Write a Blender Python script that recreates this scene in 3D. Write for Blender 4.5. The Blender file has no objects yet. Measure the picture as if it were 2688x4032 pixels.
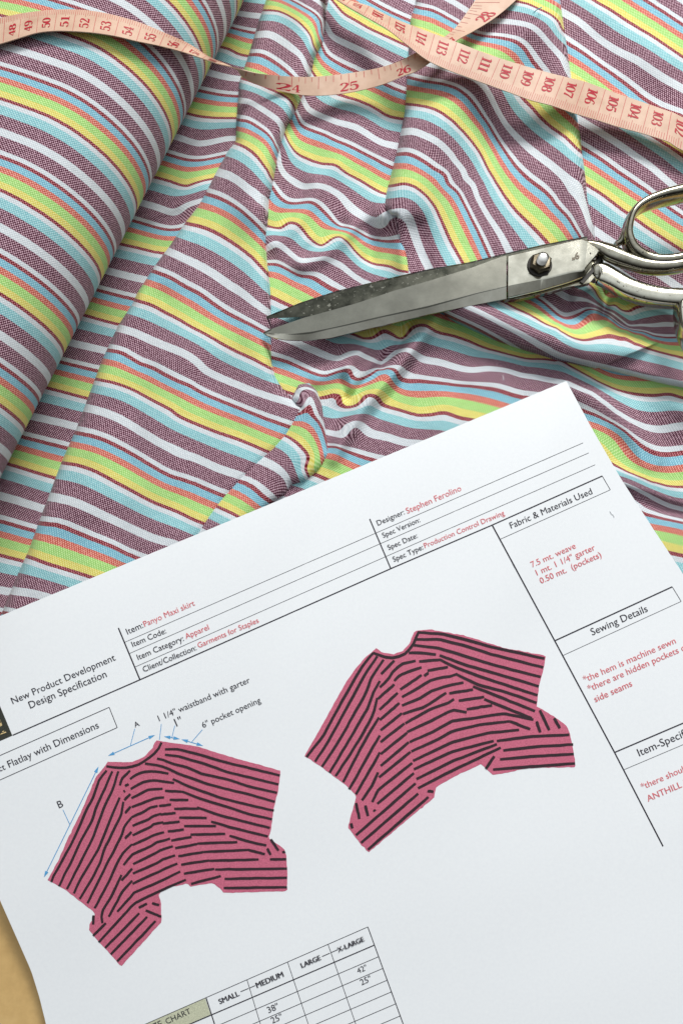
import bpy, bmesh, math
import numpy as np
from mathutils import Vector

# ------------------------------------------------------------------ camera, light, exposure
TH = math.radians(12.0)            # camera leans 12 degrees back from straight down
FPX = 3136.0                       # focal length in photo pixels (photo 2688 x 4032)
DIST = FPX / 9.43                  # mm from lens to the table centre
sc = bpy.context.scene
camd = bpy.data.cameras.new('camera')
cam = bpy.data.objects.new('camera', camd)
sc.collection.objects.link(cam)
sc.camera = cam
camd.sensor_fit = 'VERTICAL'
camd.sensor_height = 36.0
camd.lens = 36.0 * FPX / 4032.0
camd.clip_start = 0.01
camd.clip_end = 20.0
cam.location = (0, -DIST * math.sin(TH) * .001, DIST * math.cos(TH) * .001)
cam.rotation_euler = (TH, 0, 0)

world = bpy.data.worlds.new('World')
sc.world = world
world.use_nodes = True
bg = world.node_tree.nodes['Background']
# a room: pale ceiling overhead, darker walls and the photographer's side
_n, _l = world.node_tree.nodes, world.node_tree.links
_tc = _n.new('ShaderNodeTexCoord'); _sp = _n.new('ShaderNodeSeparateXYZ'); _l.new(_tc.outputs['Generated'], _sp.inputs[0])
_rp = _n.new('ShaderNodeValToRGB'); _cr = _rp.color_ramp
for _k in range(2): _cr.elements.new(.3 + .3 * _k)
for _e, (_p, _c) in zip(_cr.elements, [(.0, (.03, .028, .024, 1)), (.45, (.09, .09, .085, 1)), (.80, (.72, .76, .78, 1)), (1.0, (.86, .92, .96, 1))]):
    _e.position = _p; _e.color = _c
_l.new(_sp.outputs[2], _rp.inputs[0])
_mr = _n.new('ShaderNodeMapRange'); _mr.inputs[1].default_value = -.6; _mr.inputs[2].default_value = .25
_mr.inputs[3].default_value = .35; _mr.inputs[4].default_value = 1.0; _l.new(_sp.outputs[1], _mr.inputs[0])
_vm = _n.new('ShaderNodeVectorMath'); _vm.operation = 'SCALE'; _l.new(_rp.outputs[0], _vm.inputs[0]); _l.new(_mr.outputs[0], _vm.inputs[3])
_l.new(_vm.outputs[0], bg.inputs['Color'])
bg.inputs['Strength'].default_value = 1.28

def area(name, loc, target, size, energy, col):
    l = bpy.data.lights.new(name, 'AREA')
    l.shape = 'RECTANGLE'
    l.size, l.size_y = size
    l.energy = energy
    l.color = col
    o = bpy.data.objects.new(name, l)
    sc.collection.objects.link(o)
    o.location = loc
    d = Vector(target) - Vector(loc)
    o.rotation_euler = d.to_track_quat('-Z', 'Y').to_euler()
    return o
area('ceiling_lamp', (0.26, 0.80, 0.74), (0.02, 0.05, 0), (0.55, 0.28), 11.6, (1.0, 0.985, 0.95))

sc.view_settings.view_transform = 'Standard'
sc.view_settings.look = 'None'
sc.view_settings.exposure = 0.0
sc.view_settings.gamma = 1.0
sc.view_settings.use_curve_mapping = False

# ------------------------------------------------------------------ helpers
C_ = np.array([0, -DIST * math.sin(TH), DIST * math.cos(TH)])
R_ = np.array([1.0, 0, 0])
U_ = np.array([0, math.cos(TH), math.sin(TH)])
F_ = np.array([0, math.sin(TH), -math.cos(TH)])

def ray(px, py):
    px = np.asarray(px, float); py = np.asarray(py, float)
    return ((px - 1344) / FPX)[..., None] * R_ - ((py - 2016) / FPX)[..., None] * U_ + F_

def at(px, py, z):
    """point (mm) at height z above the table, seen in direction of photo pixel (px,py)"""
    d = ray(px, py)
    t = (np.asarray(z, float) - C_[2]) / d[..., 2]
    return C_ + t[..., None] * d

def srgb(*c):
    o = []
    for x in c:
        x = x / 255.0
        o.append(x / 12.92 if x <= .04045 else ((x + .055) / 1.055) ** 2.4)
    return tuple(o) + (1.0,)

def mesh_obj(name, verts, faces, mat, parent=None, uv=None, smooth=True, sharp=None):
    me = bpy.data.meshes.new(name)
    v = np.asarray(verts, float) * .001
    if isinstance(faces, np.ndarray):
        n, k = faces.shape
        me.vertices.add(len(v)); me.vertices.foreach_set('co', v.astype(np.float32).ravel())
        me.loops.add(n * k); me.loops.foreach_set('vertex_index', faces.astype(np.int32).ravel())
        me.polygons.add(n)
        me.polygons.foreach_set('loop_start', (np.arange(n) * k).astype(np.int32))
        me.update(calc_edges=True)
    else:
        me.from_pydata([tuple(x) for x in v], [], [tuple(f) for f in faces])
        me.update()
    if uv is not None:
        l = me.uv_layers.new(name='UVMap')
        idx = np.zeros(len(me.loops), np.int32); me.loops.foreach_get('vertex_index', idx)
        l.data.foreach_set('uv', np.asarray(uv, np.float32)[idx].ravel())
    me.validate()
    if smooth:
        me.polygons.foreach_set('use_smooth', np.ones(len(me.polygons), bool))
        if sharp is not None:
            me.set_sharp_from_angle(angle=math.radians(sharp))
    me.materials.append(mat)
    o = bpy.data.objects.new(name, me)
    sc.collection.objects.link(o)
    if parent is not None:
        o.parent = parent
    return o

def tag(o, label=None, cat=None, kind=None):
    if label: o['label'] = label
    if cat: o['category'] = cat
    if kind: o['kind'] = kind
    return o

def empty(name, loc):
    o = bpy.data.objects.new(name, None)
    sc.collection.objects.link(o)
    o.empty_display_size = .01
    return o

def T(off, scale, s):
    """pairs read off an enlarged crop -> photo pixels"""
    a = np.array([[float(q) for q in p.split(',')] for p in s.split()])
    return a / scale + np.array(off, float)

CR = {'A': ((900, 0), 2), 'B': ((900, 700), 2), 'C': ((700, 1300), 2), 'D': ((1400, 1200), 2), 'E': ((1500, 0), 2),
      'F': ((1904, 0), 2), 'G': ((1500, 500), 1.142857), 'H': ((1904, 500), 1.142857), 'L': ((2188, 1400), 1.792),
      'M': ((2188, 1150), 1.792), 'N': ((2288, 1800), 2.24), 'O': ((2188, 900), 1.792), 'a': ((0, 0), 2), 'b': ((0, 700), 2),
      'c': ((0, 1400), 2), 'd': ((0, 1200), 1.16667), 'e': ((0, 0), 1.16667), 'Q': ((1688, 700), 1.568), 's': ((0, 0), 1),
      '3': ((0, 2200), 1.568), '4': ((900, 1700), 1.568), '5': ((1688, 1700), 1.568), '6': ((1688, 2500), 1.568),
      '7': ((0, 3032), 1.568), '8': ((700, 3232), 1.568), 'l': ((150, 2880), .896), 'r': ((1180, 2440), .8), 'p': ((150, 2900), 1.792), 'q': ((650, 2900), 1.792), 't': ((150, 3300), 1.792), 'u': ((1180, 2460), 1.49333), 'v': ((1180, 2860), 1.49333)}

def P(k, s):
    off, scl = CR[k]
    return T(off, scl, s)

def noise2(x, y, seed, n=10, f0=1.0):
    r = np.random.RandomState(seed)
    o = np.zeros_like(x)
    for i in range(n):
        a = r.uniform(0, 2 * math.pi); f = f0 * r.uniform(.6, 2.2)
        o += np.sin((x * math.cos(a) + y * math.sin(a)) * f + r.uniform(0, 6.28)) / n ** .5
    return o

# ------------------------------------------------------------------ materials
def newmat(name):
    m = bpy.data.materials.new(name)
    m.use_nodes = True
    return m, m.node_tree.nodes, m.node_tree.links, m.node_tree.nodes['Principled BSDF']

def plain(name, col, rough=.6, metal=0.0):
    m, n, l, b = newmat(name)
    b.inputs['Base Color'].default_value = col
    b.inputs['Roughness'].default_value = rough
    b.inputs['Metallic'].default_value = metal
    return m

def math_node(n, l, op, a, b=None, c=None):
    x = n.new('ShaderNodeMath'); x.operation = op
    for i, q in enumerate((a, b, c)):
        if q is None: continue
        if isinstance(q, (int, float)): x.inputs[i].default_value = q
        else: l.new(q, x.inputs[i])
    return x.outputs[0]

def mixc(n, l, fac, a, b, mode='MIX'):
    x = n.new('ShaderNodeMix'); x.data_type = 'RGBA'; x.blend_type = mode
    for s, q in ((0, fac), (6, a), (7, b)):
        if isinstance(q, (int, float)): x.inputs[s].default_value = q
        elif isinstance(q, tuple): x.inputs[s].default_value = q
        else: l.new(q, x.inputs[s])
    return x.outputs[2]

def noise(n, l, vec, scale, detail=4, rough=.55):
    x = n.new('ShaderNodeTexNoise')
    x.inputs['Scale'].default_value = scale; x.inputs['Detail'].default_value = detail
    x.inputs['Roughness'].default_value = rough
    if vec is not None: l.new(vec, x.inputs['Vector'])
    return x.outputs['Fac']

def ramp(n, l, fac, stops, interp='LINEAR'):
    x = n.new('ShaderNodeValToRGB'); cr = x.color_ramp; cr.interpolation = interp
    while len(cr.elements) < len(stops): cr.elements.new(.5)
    for e, (p, c) in zip(cr.elements, stops):
        e.position = p; e.color = c
    l.new(fac, x.inputs[0])
    return x.outputs['Color']

PERIOD = 34.6
def fabric_material():
    m, n, l, b = newmat('striped_weave')
    uv = n.new('ShaderNodeUVMap'); uv.uv_map = 'UVMap'
    sep = n.new('ShaderNodeSeparateXYZ'); l.new(uv.outputs[0], sep.inputs[0])
    u, v = sep.outputs[0], sep.outputs[1]
    # slight waviness of the yarn edges
    nz = noise(n, l, uv.outputs[0], 0.9, 3)
    wob = math_node(n, l, 'MULTIPLY', math_node(n, l, 'SUBTRACT', nz, .5), .012)
    vv = math_node(n, l, 'ADD', v, wob)
    ph = math_node(n, l, 'FRACT', vv)
    W = ((230, 234, 238), (200, 207, 213)); PU = ((212, 176, 190), (74, 18, 44)); CR_ = ((205, 132, 140), (106, 8, 24))
    BL = ((174, 216, 228), (112, 172, 194)); CO = ((240, 178, 162), (192, 84, 72)); GR = ((206, 236, 166), (150, 202, 110))
    YE = ((238, 232, 160), (214, 200, 96)); CY = ((188, 224, 228), (126, 184, 192))
    seq = [(0, W), (.046, PU), (.199, W), (.247, CR_), (.290, BL), (.371, CO), (.44, GR), (.535, YE), (.608, CR_),
           (.648, W), (.703, CY), (.805, PU), (.954, W)]
    light = ramp(n, l, ph, [(p, srgb(*c[0])) for p, c in seq], 'CONSTANT')
    dark = ramp(n, l, ph, [(p, srgb(*c[1])) for p, c in seq], 'CONSTANT')
    # plain weave: staggered dots of weft yarn between the coloured warp yarns
    a = math_node(n, l, 'SINE', math_node(n, l, 'MULTIPLY', u, math.pi / .50))
    c = math_node(n, l, 'SINE', math_node(n, l, 'MULTIPLY', v, math.pi * PERIOD / .58))
    chk = math_node(n, l, 'MULTIPLY', a, c)
    yarn = n.new('ShaderNodeTexNoise'); yarn.inputs['Scale'].default_value = 1.0; yarn.inputs['Detail'].default_value = 3
    ym = n.new('ShaderNodeMapping'); ym.inputs['Scale'].default_value = (1.1, 38, 1); l.new(uv.outputs[0], ym.inputs[0]); l.new(ym.outputs[0], yarn.inputs['Vector'])
    chk = math_node(n, l, 'ADD', chk, math_node(n, l, 'MULTIPLY', math_node(n, l, 'SUBTRACT', yarn.outputs['Fac'], .5), 1.5))
    k = n.new('ShaderNodeMapRange'); k.inputs[1].default_value = -.15; k.inputs[2].default_value = .55
    k.interpolation_type = 'SMOOTHSTEP'; l.new(chk, k.inputs[0])
    col = mixc(n, l, k.outputs[0], dark, light)
    # uneven yarn
    slub = n.new('ShaderNodeTexNoise'); slub.inputs['Scale'].default_value = 1.0; slub.inputs['Detail'].default_value = 2
    mp = n.new('ShaderNodeMapping'); mp.inputs['Scale'].default_value = (.25, 60, 1); l.new(uv.outputs[0], mp.inputs[0])
    l.new(mp.outputs[0], slub.inputs['Vector'])
    sl = ramp(n, l, slub.outputs['Fac'], [(.3, (.86, .86, .86, 1)), (.7, (1, 1, 1, 1))])
    col = mixc(n, l, .8, col, sl, 'MULTIPLY')
    l.new(col, b.inputs['Base Color'])
    b.inputs['Roughness'].default_value = .9
    b.inputs['Specular IOR Level'].default_value = .15
    b.inputs['Sheen Weight'].default_value = .12
    bp = n.new('ShaderNodeBump'); bp.inputs['Strength'].default_value = .25; bp.inputs['Distance'].default_value = .0002
    l.new(chk, bp.inputs['Height']); l.new(bp.outputs[0], b.inputs['Normal'])
    return m
M_FAB = fabric_material()

def paper_material():
    m, n, l, b = newmat('white_paper')
    tc = n.new('ShaderNodeTexCoord')
    f = noise(n, l, tc.outputs['Object'], 900, 5)
    col = ramp(n, l, f, [(.3, (.83, .85, .88, 1)), (.7, (.86, .88, .905, 1))])
    l.new(col, b.inputs['Base Color'])
    b.inputs['Roughness'].default_value = .62
    b.inputs['Specular IOR Level'].default_value = .25
    return m
M_PAPER = paper_material()

def ink(name, col, speck=.5):
    m, n, l, b = newmat(name)
    tc = n.new('ShaderNodeTexCoord')
    f = noise(n, l, tc.outputs['Object'], 2600, 2)
    lo = tuple(x * .82 for x in col[:3]) + (1,); hi = tuple(min(1, x * 1.12 + .01) for x in col[:3]) + (1,)
    l.new(ramp(n, l, f, [(.35, lo), (.65, hi)]), b.inputs['Base Color'])
    b.inputs['Roughness'].default_value = .55
    b.inputs['Specular IOR Level'].default_value = .3
    return m
M_BLACK = ink('black_print', srgb(44, 40, 50))
M_RED = ink('red_print', srgb(218, 104, 112))
M_BLUE = ink('blue_print', srgb(86, 160, 212))
M_PINK = ink('pink_print', srgb(200, 102, 128))
M_STRIPE = ink('dark_stripe_print', srgb(46, 28, 36))
M_CELL = ink('sage_print', srgb(196, 198, 172))
M_LOGO = ink('dark_green_print', srgb(50, 52, 44))
M_GOLD = ink('gold_print', srgb(222, 196, 140))

def tape_material():
    m, n, l, b = newmat('pink_tape')
    tc = n.new('ShaderNodeTexCoord')
    f = noise(n, l, tc.outputs['Object'], 160, 4)
    col = ramp(n, l, f, [(.25, srgb(192, 158, 136)), (.55, srgb(206, 173, 151)), (.8, srgb(213, 184, 163))])
    l.new(col, b.inputs['Base Color'])
    b.inputs['Roughness'].default_value = .5
    b.inputs['Specular IOR Level'].default_value = .35
    return m
M_TAPE = tape_material()
M_TPRINT = ink('red_tape_print', srgb(176, 30, 48))
M_TFINE = ink('faded_tape_print', srgb(190, 96, 92))

def metal_material(name, c0, c1, rough, pits, scale=1.0, spot=(.035, .028, .02, 1), rv=.18):
    m, n, l, b = newmat(name)
    tc = n.new('ShaderNodeTexCoord')
    f = noise(n, l, tc.outputs['Object'], 120 * scale, 6, .6)
    col = ramp(n, l, f, [(.3, c0), (.7, c1)])
    f2 = noise(n, l, tc.outputs['Object'], 420 * scale, 5, .62)
    lo = .5 + pits
    k = ramp(n, l, f2, [(min(lo, .98), (0, 0, 0, 1)), (min(lo + .02, .99), (1, 1, 1, 1))])
    col = mixc(n, l, k, col, spot)
    l.new(col, b.inputs['Base Color'])
    inv = math_node(n, l, 'SUBTRACT', 1.0, k)
    l.new(inv, b.inputs['Metallic'])
    r = math_node(n, l, 'ADD', math_node(n, l, 'MULTIPLY', f, rv), rough)
    r = math_node(n, l, 'ADD', r, math_node(n, l, 'MULTIPLY', k, .5))
    l.new(r, b.inputs['Roughness'])
    bp = n.new('ShaderNodeBump'); bp.inputs['Strength'].default_value = .05; bp.inputs['Distance'].default_value = .0002
    l.new(f, bp.inputs['Height']); l.new(bp.outputs[0], b.inputs['Normal'])
    return m
M_STEEL = metal_material('worn_chrome', (.40, .38, .31, 1), (.58, .56, .48, 1), .07, .17, rv=.08)
M_CHIP = metal_material('chipped_chrome', (.42, .40, .33, 1), (.60, .58, .50, 1), .09, .115, 1.3, rv=.1)
M_SHADE = metal_material('shaded_tarnished_chrome', (.20, .18, .13, 1), (.44, .42, .35, 1), .10, .13, 1.2, rv=.12)  # patina, with the dark reflections of the handle put into the base colour
M_SATIN = metal_material('satin_steel', (.17, .165, .14, 1), (.235, .23, .195, 1), .15, .22, .7, (.3, .29, .26, 1), rv=.06)
M_DARK = metal_material('dark_reflection_steel', (.02, .021, .017, 1), (.075, .076, .062, 1), .30, .12, 1.6, (.2, .2, .17, 1))  # dark reflection of the rear blade put into the base colour, pale spots added
M_EDGE = metal_material('polished_edge', (.38, .36, .30, 1), (.52, .50, .43, 1), .10, .3, rv=.08)
M_NUT = metal_material('grimy_nut', (.06, .048, .03, 1), (.22, .19, .14, 1), .22, .12, 2)
M_STUD = metal_material('bright_stud', (.6, .58, .55, 1), (.8, .78, .74, 1), .12, .3)
M_GRIME_SHADE = plain('grime_and_notch_shade', (.02, .016, .011, 1), .6)  # washer grime, and the shade painted into the notch by the plate

def table_material():
    m, n, l, b = newmat('tan_board')
    tc = n.new('ShaderNodeTexCoord')
    f = noise(n, l, tc.outputs['Object'], 45, 6, .6)
    g = noise(n, l, tc.outputs['Object'], 300, 4, .6)
    col = ramp(n, l, f, [(.25, srgb(192, 156, 98)), (.55, srgb(210, 174, 114)), (.8, srgb(222, 190, 134))])
    col = mixc(n, l, .35, col, ramp(n, l, g, [(.3, (.7, .66, .6, 1)), (.7, (1, 1, 1, 1))]), 'MULTIPLY')
    l.new(col, b.inputs['Base Color'])
    b.inputs['Roughness'].default_value = .6
    return m

# ------------------------------------------------------------------ table
def slab(name, x0, x1, y0, y1, z0, z1, mat):
    v = [(x, y, z) for z in (z0, z1) for x, y in ((x0, y0), (x1, y0), (x1, y1), (x0, y1))]
    f = [(0, 3, 2, 1), (4, 5, 6, 7), (0, 1, 5, 4), (1, 2, 6, 5), (2, 3, 7, 6), (3, 0, 4, 7)]
    return mesh_obj(name, v, f, mat, smooth=False)
tag(slab('table_top', -420, 420, -420, 480, -18, 0, table_material()), 'tan mottled table top under the paper and cloth', None, 'structure')

# ------------------------------------------------------------------ fabric roll (cylinder fitted to the stripe arcs)
RO = np.array([-125.085, 104.311, 34.0]); RYAW = 1.186; RR = 30.15; RPER, RPH, RHEL = 34.592, 93.405, -.059
RA = np.array([math.cos(RYAW), math.sin(RYAW), 0]); RS = np.array([RA[1], -RA[0], 0]); RU = np.cross(RS, RA)
ROV = 2.6          # the bolt is oval: wider on its far side
def roll_z(px, py):
    z = 50.0
    for _ in range(60):
        w = at(px, py, z)
        l = float((w - RO) @ RS)
        k = l / (RR * (ROV if l < 0 else 1.0))
        if abs(k) >= 1: return None
        z = .5 * z + .5 * (RO[2] + RR * math.sqrt(1 - k * k))
    return z
def build_roll():
    ns, na = 420, 160
    s = np.linspace(-330, 175, ns); a = np.linspace(-math.pi, math.pi, na + 1)
    S, A = np.meshgrid(s, a, indexing='ij')
    rr = RR + .22 * noise2(S * .035, A * 1.0, 3, 8) * (np.cos(A / 2) ** 2) + .08 * noise2(S * .15, A * 5, 4, 8) * (np.cos(A / 2) ** 2)
    wide = np.where(A < 0, ROV, 1.0)
    X = RO + S[..., None] * RA + (rr * wide * np.sin(A))[..., None] * RS + (rr * np.cos(A))[..., None] * RU
    v = -(S - RPH - RHEL * A * RR) / RPER
    u = A * RR * np.where(A < 0, ROV * .8, 1.0) + .8 * np.sin(S * .02)
    V = X.reshape(-1, 3); uv = np.stack([u.ravel(), v.ravel()], 1)
    i, j = np.meshgrid(np.arange(ns - 1), np.arange(na), indexing='ij')
    k = (i * (na + 1) + j).ravel()
    F = np.stack([k, k + 1, k + na + 2, k + na + 1], 1)
    o = mesh_obj('fabric_roll', V, F, M_FAB, uv=uv)
    tag(o, 'tight roll of colourful striped woven cloth at the left, tape measure lying across it', 'fabric roll')
    # rolled layers and core seen at each end
    for end, sgn in ((s[0], -1), (s[-1], 1)):
        vv, ff = [], []
        th = np.linspace(0, 2 * math.pi * 9, 400)
        rad = np.linspace(9, RR - .3, 400)
        for t, r in zip(th, rad):
            for off in (0, .9):
                p = RO + (end + sgn * -.2 + sgn * .25 * (off > 0)) * RA + ((r + off) * math.sin(t) * (ROV if math.sin(t) < 0 else 1)) * RS + ((r + off) * math.cos(t)) * RU
                vv.append(p)
        for q in range(399):
            ff.append((2 * q, 2 * q + 1, 2 * q + 3, 2 * q + 2))
        mesh_obj('rolled_layers', vv, ff, plain('cloth_edge', srgb(190, 180, 184), .9), o)
    return o
build_roll()

# ------------------------------------------------------------------ draped fabric: overlapping folds of one cloth
# stripe lines read from the cloth: W = wide white stripe (phase 0), R = crimson after the thin white (.27), C = crimson after yellow (.628)
PH = {'W': 0.0, 'R': .27, 'G': .44, 'C': .628}
def stripes(txt):
    pts, val = [], []
    for line in txt.strip().splitlines():
        h, *rest = line.split()
        c, n = h[0], int(h[1:])
        for tok in rest:
            k, s = tok.split(':')
            for q in P(k, s.replace(';', ' ')):
                pts.append(q); val.append(n + PH[c])
    return np.array(pts), np.array(val)

SB = """
W0 A:60,100;150,115;240,125
C0 A:0,385;80,425;150,440
W1 A:0,610;90,620
C1 A:0,930;70,930
W2 a:1380,1075;1450,1095;1568,1130 A:0,1090
C2 a:1220,1395;1350,1430;1480,1460 b:1480,65;1540,40
W3 b:1110,195;1250,235;1390,270;1470,215;1560,185
C3 b:945,520;1100,555;1300,595
W4 b:860,735;1000,770;1160,805
C4 b:680,1085;800,1120;940,1155
W5 b:570,1300;700,1330;830,1360
C5 c:395,260;550,300;700,340
W6 c:290,485;450,520;610,560
C6 c:90,860;250,910;440,965
W7 c:10,1105;170,1150;340,1205
C7 d:0,1150;100,1175
W8 d:0,1310;60,1320
"""
SC = """
R0 A:500,5;600,60;680,110;725,170;735,260
C0 A:280,80;400,90;520,150;600,220;650,290;665,350
W1 A:210,275;300,265;400,310;500,380;580,450;620,540
R1 A:170,430;240,430;330,470;430,540;490,590
C1 A:110,620;200,650;320,700;430,750;500,810;520,860
W2 A:85,790;150,795;250,850;340,910;400,960;430,1030;420,1090
R2 A:80,945;150,955;230,1000;300,1050;350,1110;380,1170
C2 A:60,1130;130,1160;200,1210;260,1280;310,1350;340,1410
W3 A:0,1380;100,1440;200,1510;280,1568 B:180,110;250,170;300,210 e:1000,790
R3 B:0,195;100,260;200,350;280,430
C3 b:1470,360;1568,380 B:0,490;100,560;200,640;290,740
W4 b:1330,580;1440,630;1568,690 B:0,840;100,900;200,980;330,1070
R4 b:1220,740;1350,790;1450,850;1568,910 B:0,1070;100,1120;200,1170;310,1230
C4 b:1090,970;1200,1005;1300,1060;1400,1110;1500,1170;1568,1205 B:0,1335;100,1385;200,1430;330,1500
W5 b:920,1180;1050,1215;1200,1280;1350,1340;1450,1380;1568,1460 C:200,300;400,400;600,480;800,545;970,600
R5 b:835,1355;950,1375;1050,1430;1200,1495 c:1100,60;1300,150;1500,240 C:0,400;150,470;300,540;500,620;700,700;860,755
C5 c:780,190;900,215;1050,270;1200,350;1350,430;1500,520 C:0,670;150,740;300,800;450,850;600,910;680,945
W6 c:680,410;800,440;950,500;1100,590;1250,680;1400,750 C:0,960;150,1010;300,1080;450,1130;510,1150
R6 c:610,610;750,640;900,700;1050,780;1200,870;1350,950 C:0,1165;150,1215;340,1295
C6 c:500,845;600,860;750,910;900,990;1050,1070;1200,1150;1350,1210 C:0,1430;100,1480;170,1510
W7 c:390,1110;500,1130;650,1180;800,1250;950,1320;1100,1390;1250,1450;1370,1480
R7 c:320,1320;450,1335;600,1390;750,1450;900,1510;1000,1560
C7 d:125,1155;220,1190;320,1220;430,1255
W8 d:75,1315;150,1325;230,1345
"""
SD = """
C-1 A:830,20;900,100;1000,160;1100,220;1250,290;1380,350
W0 A:770,200;800,270;900,330;1050,400;1200,480;1260,510
R0 A:730,350;760,420;850,490;950,540;1040,580
C0 A:655,560;900,755;1000,785;1150,850;1250,910;1390,940
W1 A:580,770;620,850;700,900;850,960;1000,1000;1100,1060;1200,1120;1330,1150
R1 A:530,900;560,970;640,1020;750,1060;850,1110;950,1150;1050,1200;1150,1250;1290,1320
C1 A:470,1120;520,1190;620,1250;740,1290;840,1300;920,1360;1050,1430;1150,1490;1250,1530
W2 A:390,1180;400,1290;440,1370;520,1430;600,1470;700,1460;800,1490;880,1540 B:1000,260;1100,330;1195,375;1240,290;1300,278;1340,275
R2 B:350,80;400,150;480,200;550,200;640,190;720,240;800,320;880,385 B:1180,492;1280,500;1375,495
C2 B:310,380;400,400;470,355;530,360;600,430;680,510;730,535;870,462;930,500;980,560;1050,630;1150,680;1260,695;1340,730;1430,742
W3 B:300,560;370,510;420,540;480,590;560,650;650,645;750,630;820,660;900,700;1000,780;1090,830
R3 B:310,680;400,690;480,730;560,770;640,780;720,820;800,870;850,890
C3 B:340,940;420,980;490,1010;960,1225;1060,1265;1130,1260;1220,1205;1300,1240;1360,1270 D:440,185;480,165;540,160;600,190;640,215;750,240;900,290;1050,350;1200,390;1350,425;1500,430;1568,440 L:20,30;100,75;200,130;300,185;400,230;500,260;600,275;700,280;800,272;896,300
W4 B:520,1290;600,1330;700,1370;800,1410;870,1425 D:20,375;60,400;130,430;200,465;330,365;400,350;455,378;520,425;650,450;800,495;920,515;1050,500;1200,520;1400,565;1568,600 L:85,195;160,230;250,265;340,330;430,400;520,455;620,500;740,520;896,495
R4 C:740,215;850,245;1000,310;1100,350;1170,360;1250,330;1340,310;1375,375;1430,390;1500,360;1568,310 D:150,530;240,500;310,520;345,580;500,600;700,620;900,640;1050,660;1200,700;1320,730 L:190,390;300,430;400,480;480,530;560,600;650,665;740,695;896,685
C4 C:1150,530;1220,510;1270,520;1270,580;1340,610;1410,590;1470,520 D:70,730;110,710;180,740;200,780;350,830;500,870;600,865;700,850;800,885;900,905 L:390,760;500,820;600,860;700,896 N:500,170;620,220;740,250;896,262
W5 C:1160,800;1240,820;1290,828;1330,760;1400,730;1450,750;1500,800 D:100,1000;250,1040;400,1085;500,1090 N:380,235;480,280;580,330;680,385;780,430;896,460
R5 C:1250,920;1320,950;1400,980;1568,1030 N:530,490;650,525;780,555;896,580
C5 C:1090,1140;1180,1180 N:760,840;896,870
"""
SE = """
R4 C:1000,310;1100,350;1170,360
C4 C:800,390;860,365;950,370;1050,410;1120,470
W5 C:935,545;950,480;1020,455;1090,485;1120,540
R5 C:1010,620;1060,670;1120,740;1165,860;1190,960
C5 C:820,820;900,860;980,930;1030,1000;1005,1090;1030,1150
W6 C:640,1020;720,1050;800,1100;860,1160;880,1210
R6 C:490,1190;580,1230;660,1300;740,1360
C6 C:290,1380;380,1420;480,1470
"""
SF = """
C-2 E:1060,10;1150,30;1250,75;1340,120;1400,180;1420,230
W-1 E:830,160;950,165;1080,180;1180,205;1260,270;1340,360;1430,460;1470,550
R-1 E:300,60;400,80;500,130;600,185;720,260;880,290;1000,310;1080,340;1140,400;1190,480;1230,530
C-1 E:1110,770;1180,840;1260,930;1350,1010;1450,1080;1540,1170
W0 E:370,500;480,530;580,560;800,670;860,760;920,880;980,980;1080,1090;1180,1180;1300,1270;1420,1370;1540,1470 H:400,280;450,360;480,450
R0 E:220,610;350,640;480,660;580,690;680,760;760,860;850,990;920,1110;980,1200;1060,1310;1160,1410;1280,1500;1340,1560 H:320,345;380,410;430,490
C0 E:205,820;300,830;420,860;520,920;620,1010;700,1100;780,1210;840,1330;900,1430;970,1540 G:600,370;680,450;750,525
W1 E:165,1040;240,1030;330,1060;450,1120;560,1230;650,1350;720,1450 G:330,150;380,230;430,310;480,400;540,490;575,560
R1 E:130,1215;200,1210;300,1250;420,1330;520,1440 G:290,220;340,290;390,380;430,460;480,570
C1 G:50,265;100,255;160,275;220,330;270,420;310,510;360,600
W2 B:1225,290;1300,278;1380,275;1430,340;1470,460;1510,570;1560,680
"""
SG = """
W0 F:610,90;750,170;900,300;1050,400;1200,470;1350,570;1500,660;1568,700
C-1 F:860,0;1000,80;1150,180;1300,270;1450,370;1568,450
R0 F:640,330;800,430;950,540;1100,650;1250,770;1400,860;1568,920
W1 F:730,930;900,1030;1100,1160;1300,1300;1500,1470
C0 F:1370,1100;1568,1230
R1 F:770,1160;900,1240;1050,1350;1200,1450;1330,1540
C1 H:455,255;540,310;640,385;760,470;896,560
W2 H:490,460;560,508;830,690;896,735
"""
SK = """
G2 M:0,215;60,245;130,265;200,235;300,215;400,225;500,265;600,305;700,350;800,375;896,380
W3 D:890,20;1000,70;1150,150;1300,230;1450,320 M:0,440;100,470;200,495;330,530;480,567;640,610
C2 M:0,250;60,290;130,325;200,340;270,325;350,315;450,335;550,365;650,400;760,430;896,465 D:1240,20;1400,95;1568,180
R2 M:0,150;50,180;110,175;180,145;240,120;300,130;360,160 M:690,310;760,320;896,320
W2 M:40,210;110,30 M:510,240;640,235;760,225;896,238
C1 O:270,430;310,500 M:365,100;410,85;450,125;550,110;620,95
"""
SK = SK.replace('M:40,210;110,30 ', 'O:40,460;90,490 ')

def tps_fit(p, v, smooth=2e-4):
    p = p / 400.0
    d2 = ((p[:, None] - p[None]) ** 2).sum(-1)
    K = .5 * d2 * np.log(d2 + 1e-12)
    n = len(p)
    Q = np.concatenate([np.ones((n, 1)), p], 1)
    A = np.zeros((n + 3, n + 3)); A[:n, :n] = K + smooth * np.eye(n); A[:n, n:] = Q; A[n:, :n] = Q.T
    w = np.linalg.solve(A, np.concatenate([v, np.zeros(3)]))
    def f(q):
        q = q / 400.0
        out = np.zeros(len(q))
        for s in range(0, len(q), 20000):
            x = q[s:s + 20000]
            d2 = ((x[:, None] - p[None]) ** 2).sum(-1)
            out[s:s + 20000] = (.5 * d2 * np.log(d2 + 1e-12)) @ w[:n] + w[n] + x @ w[n + 1:]
        return out
    return f

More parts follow.
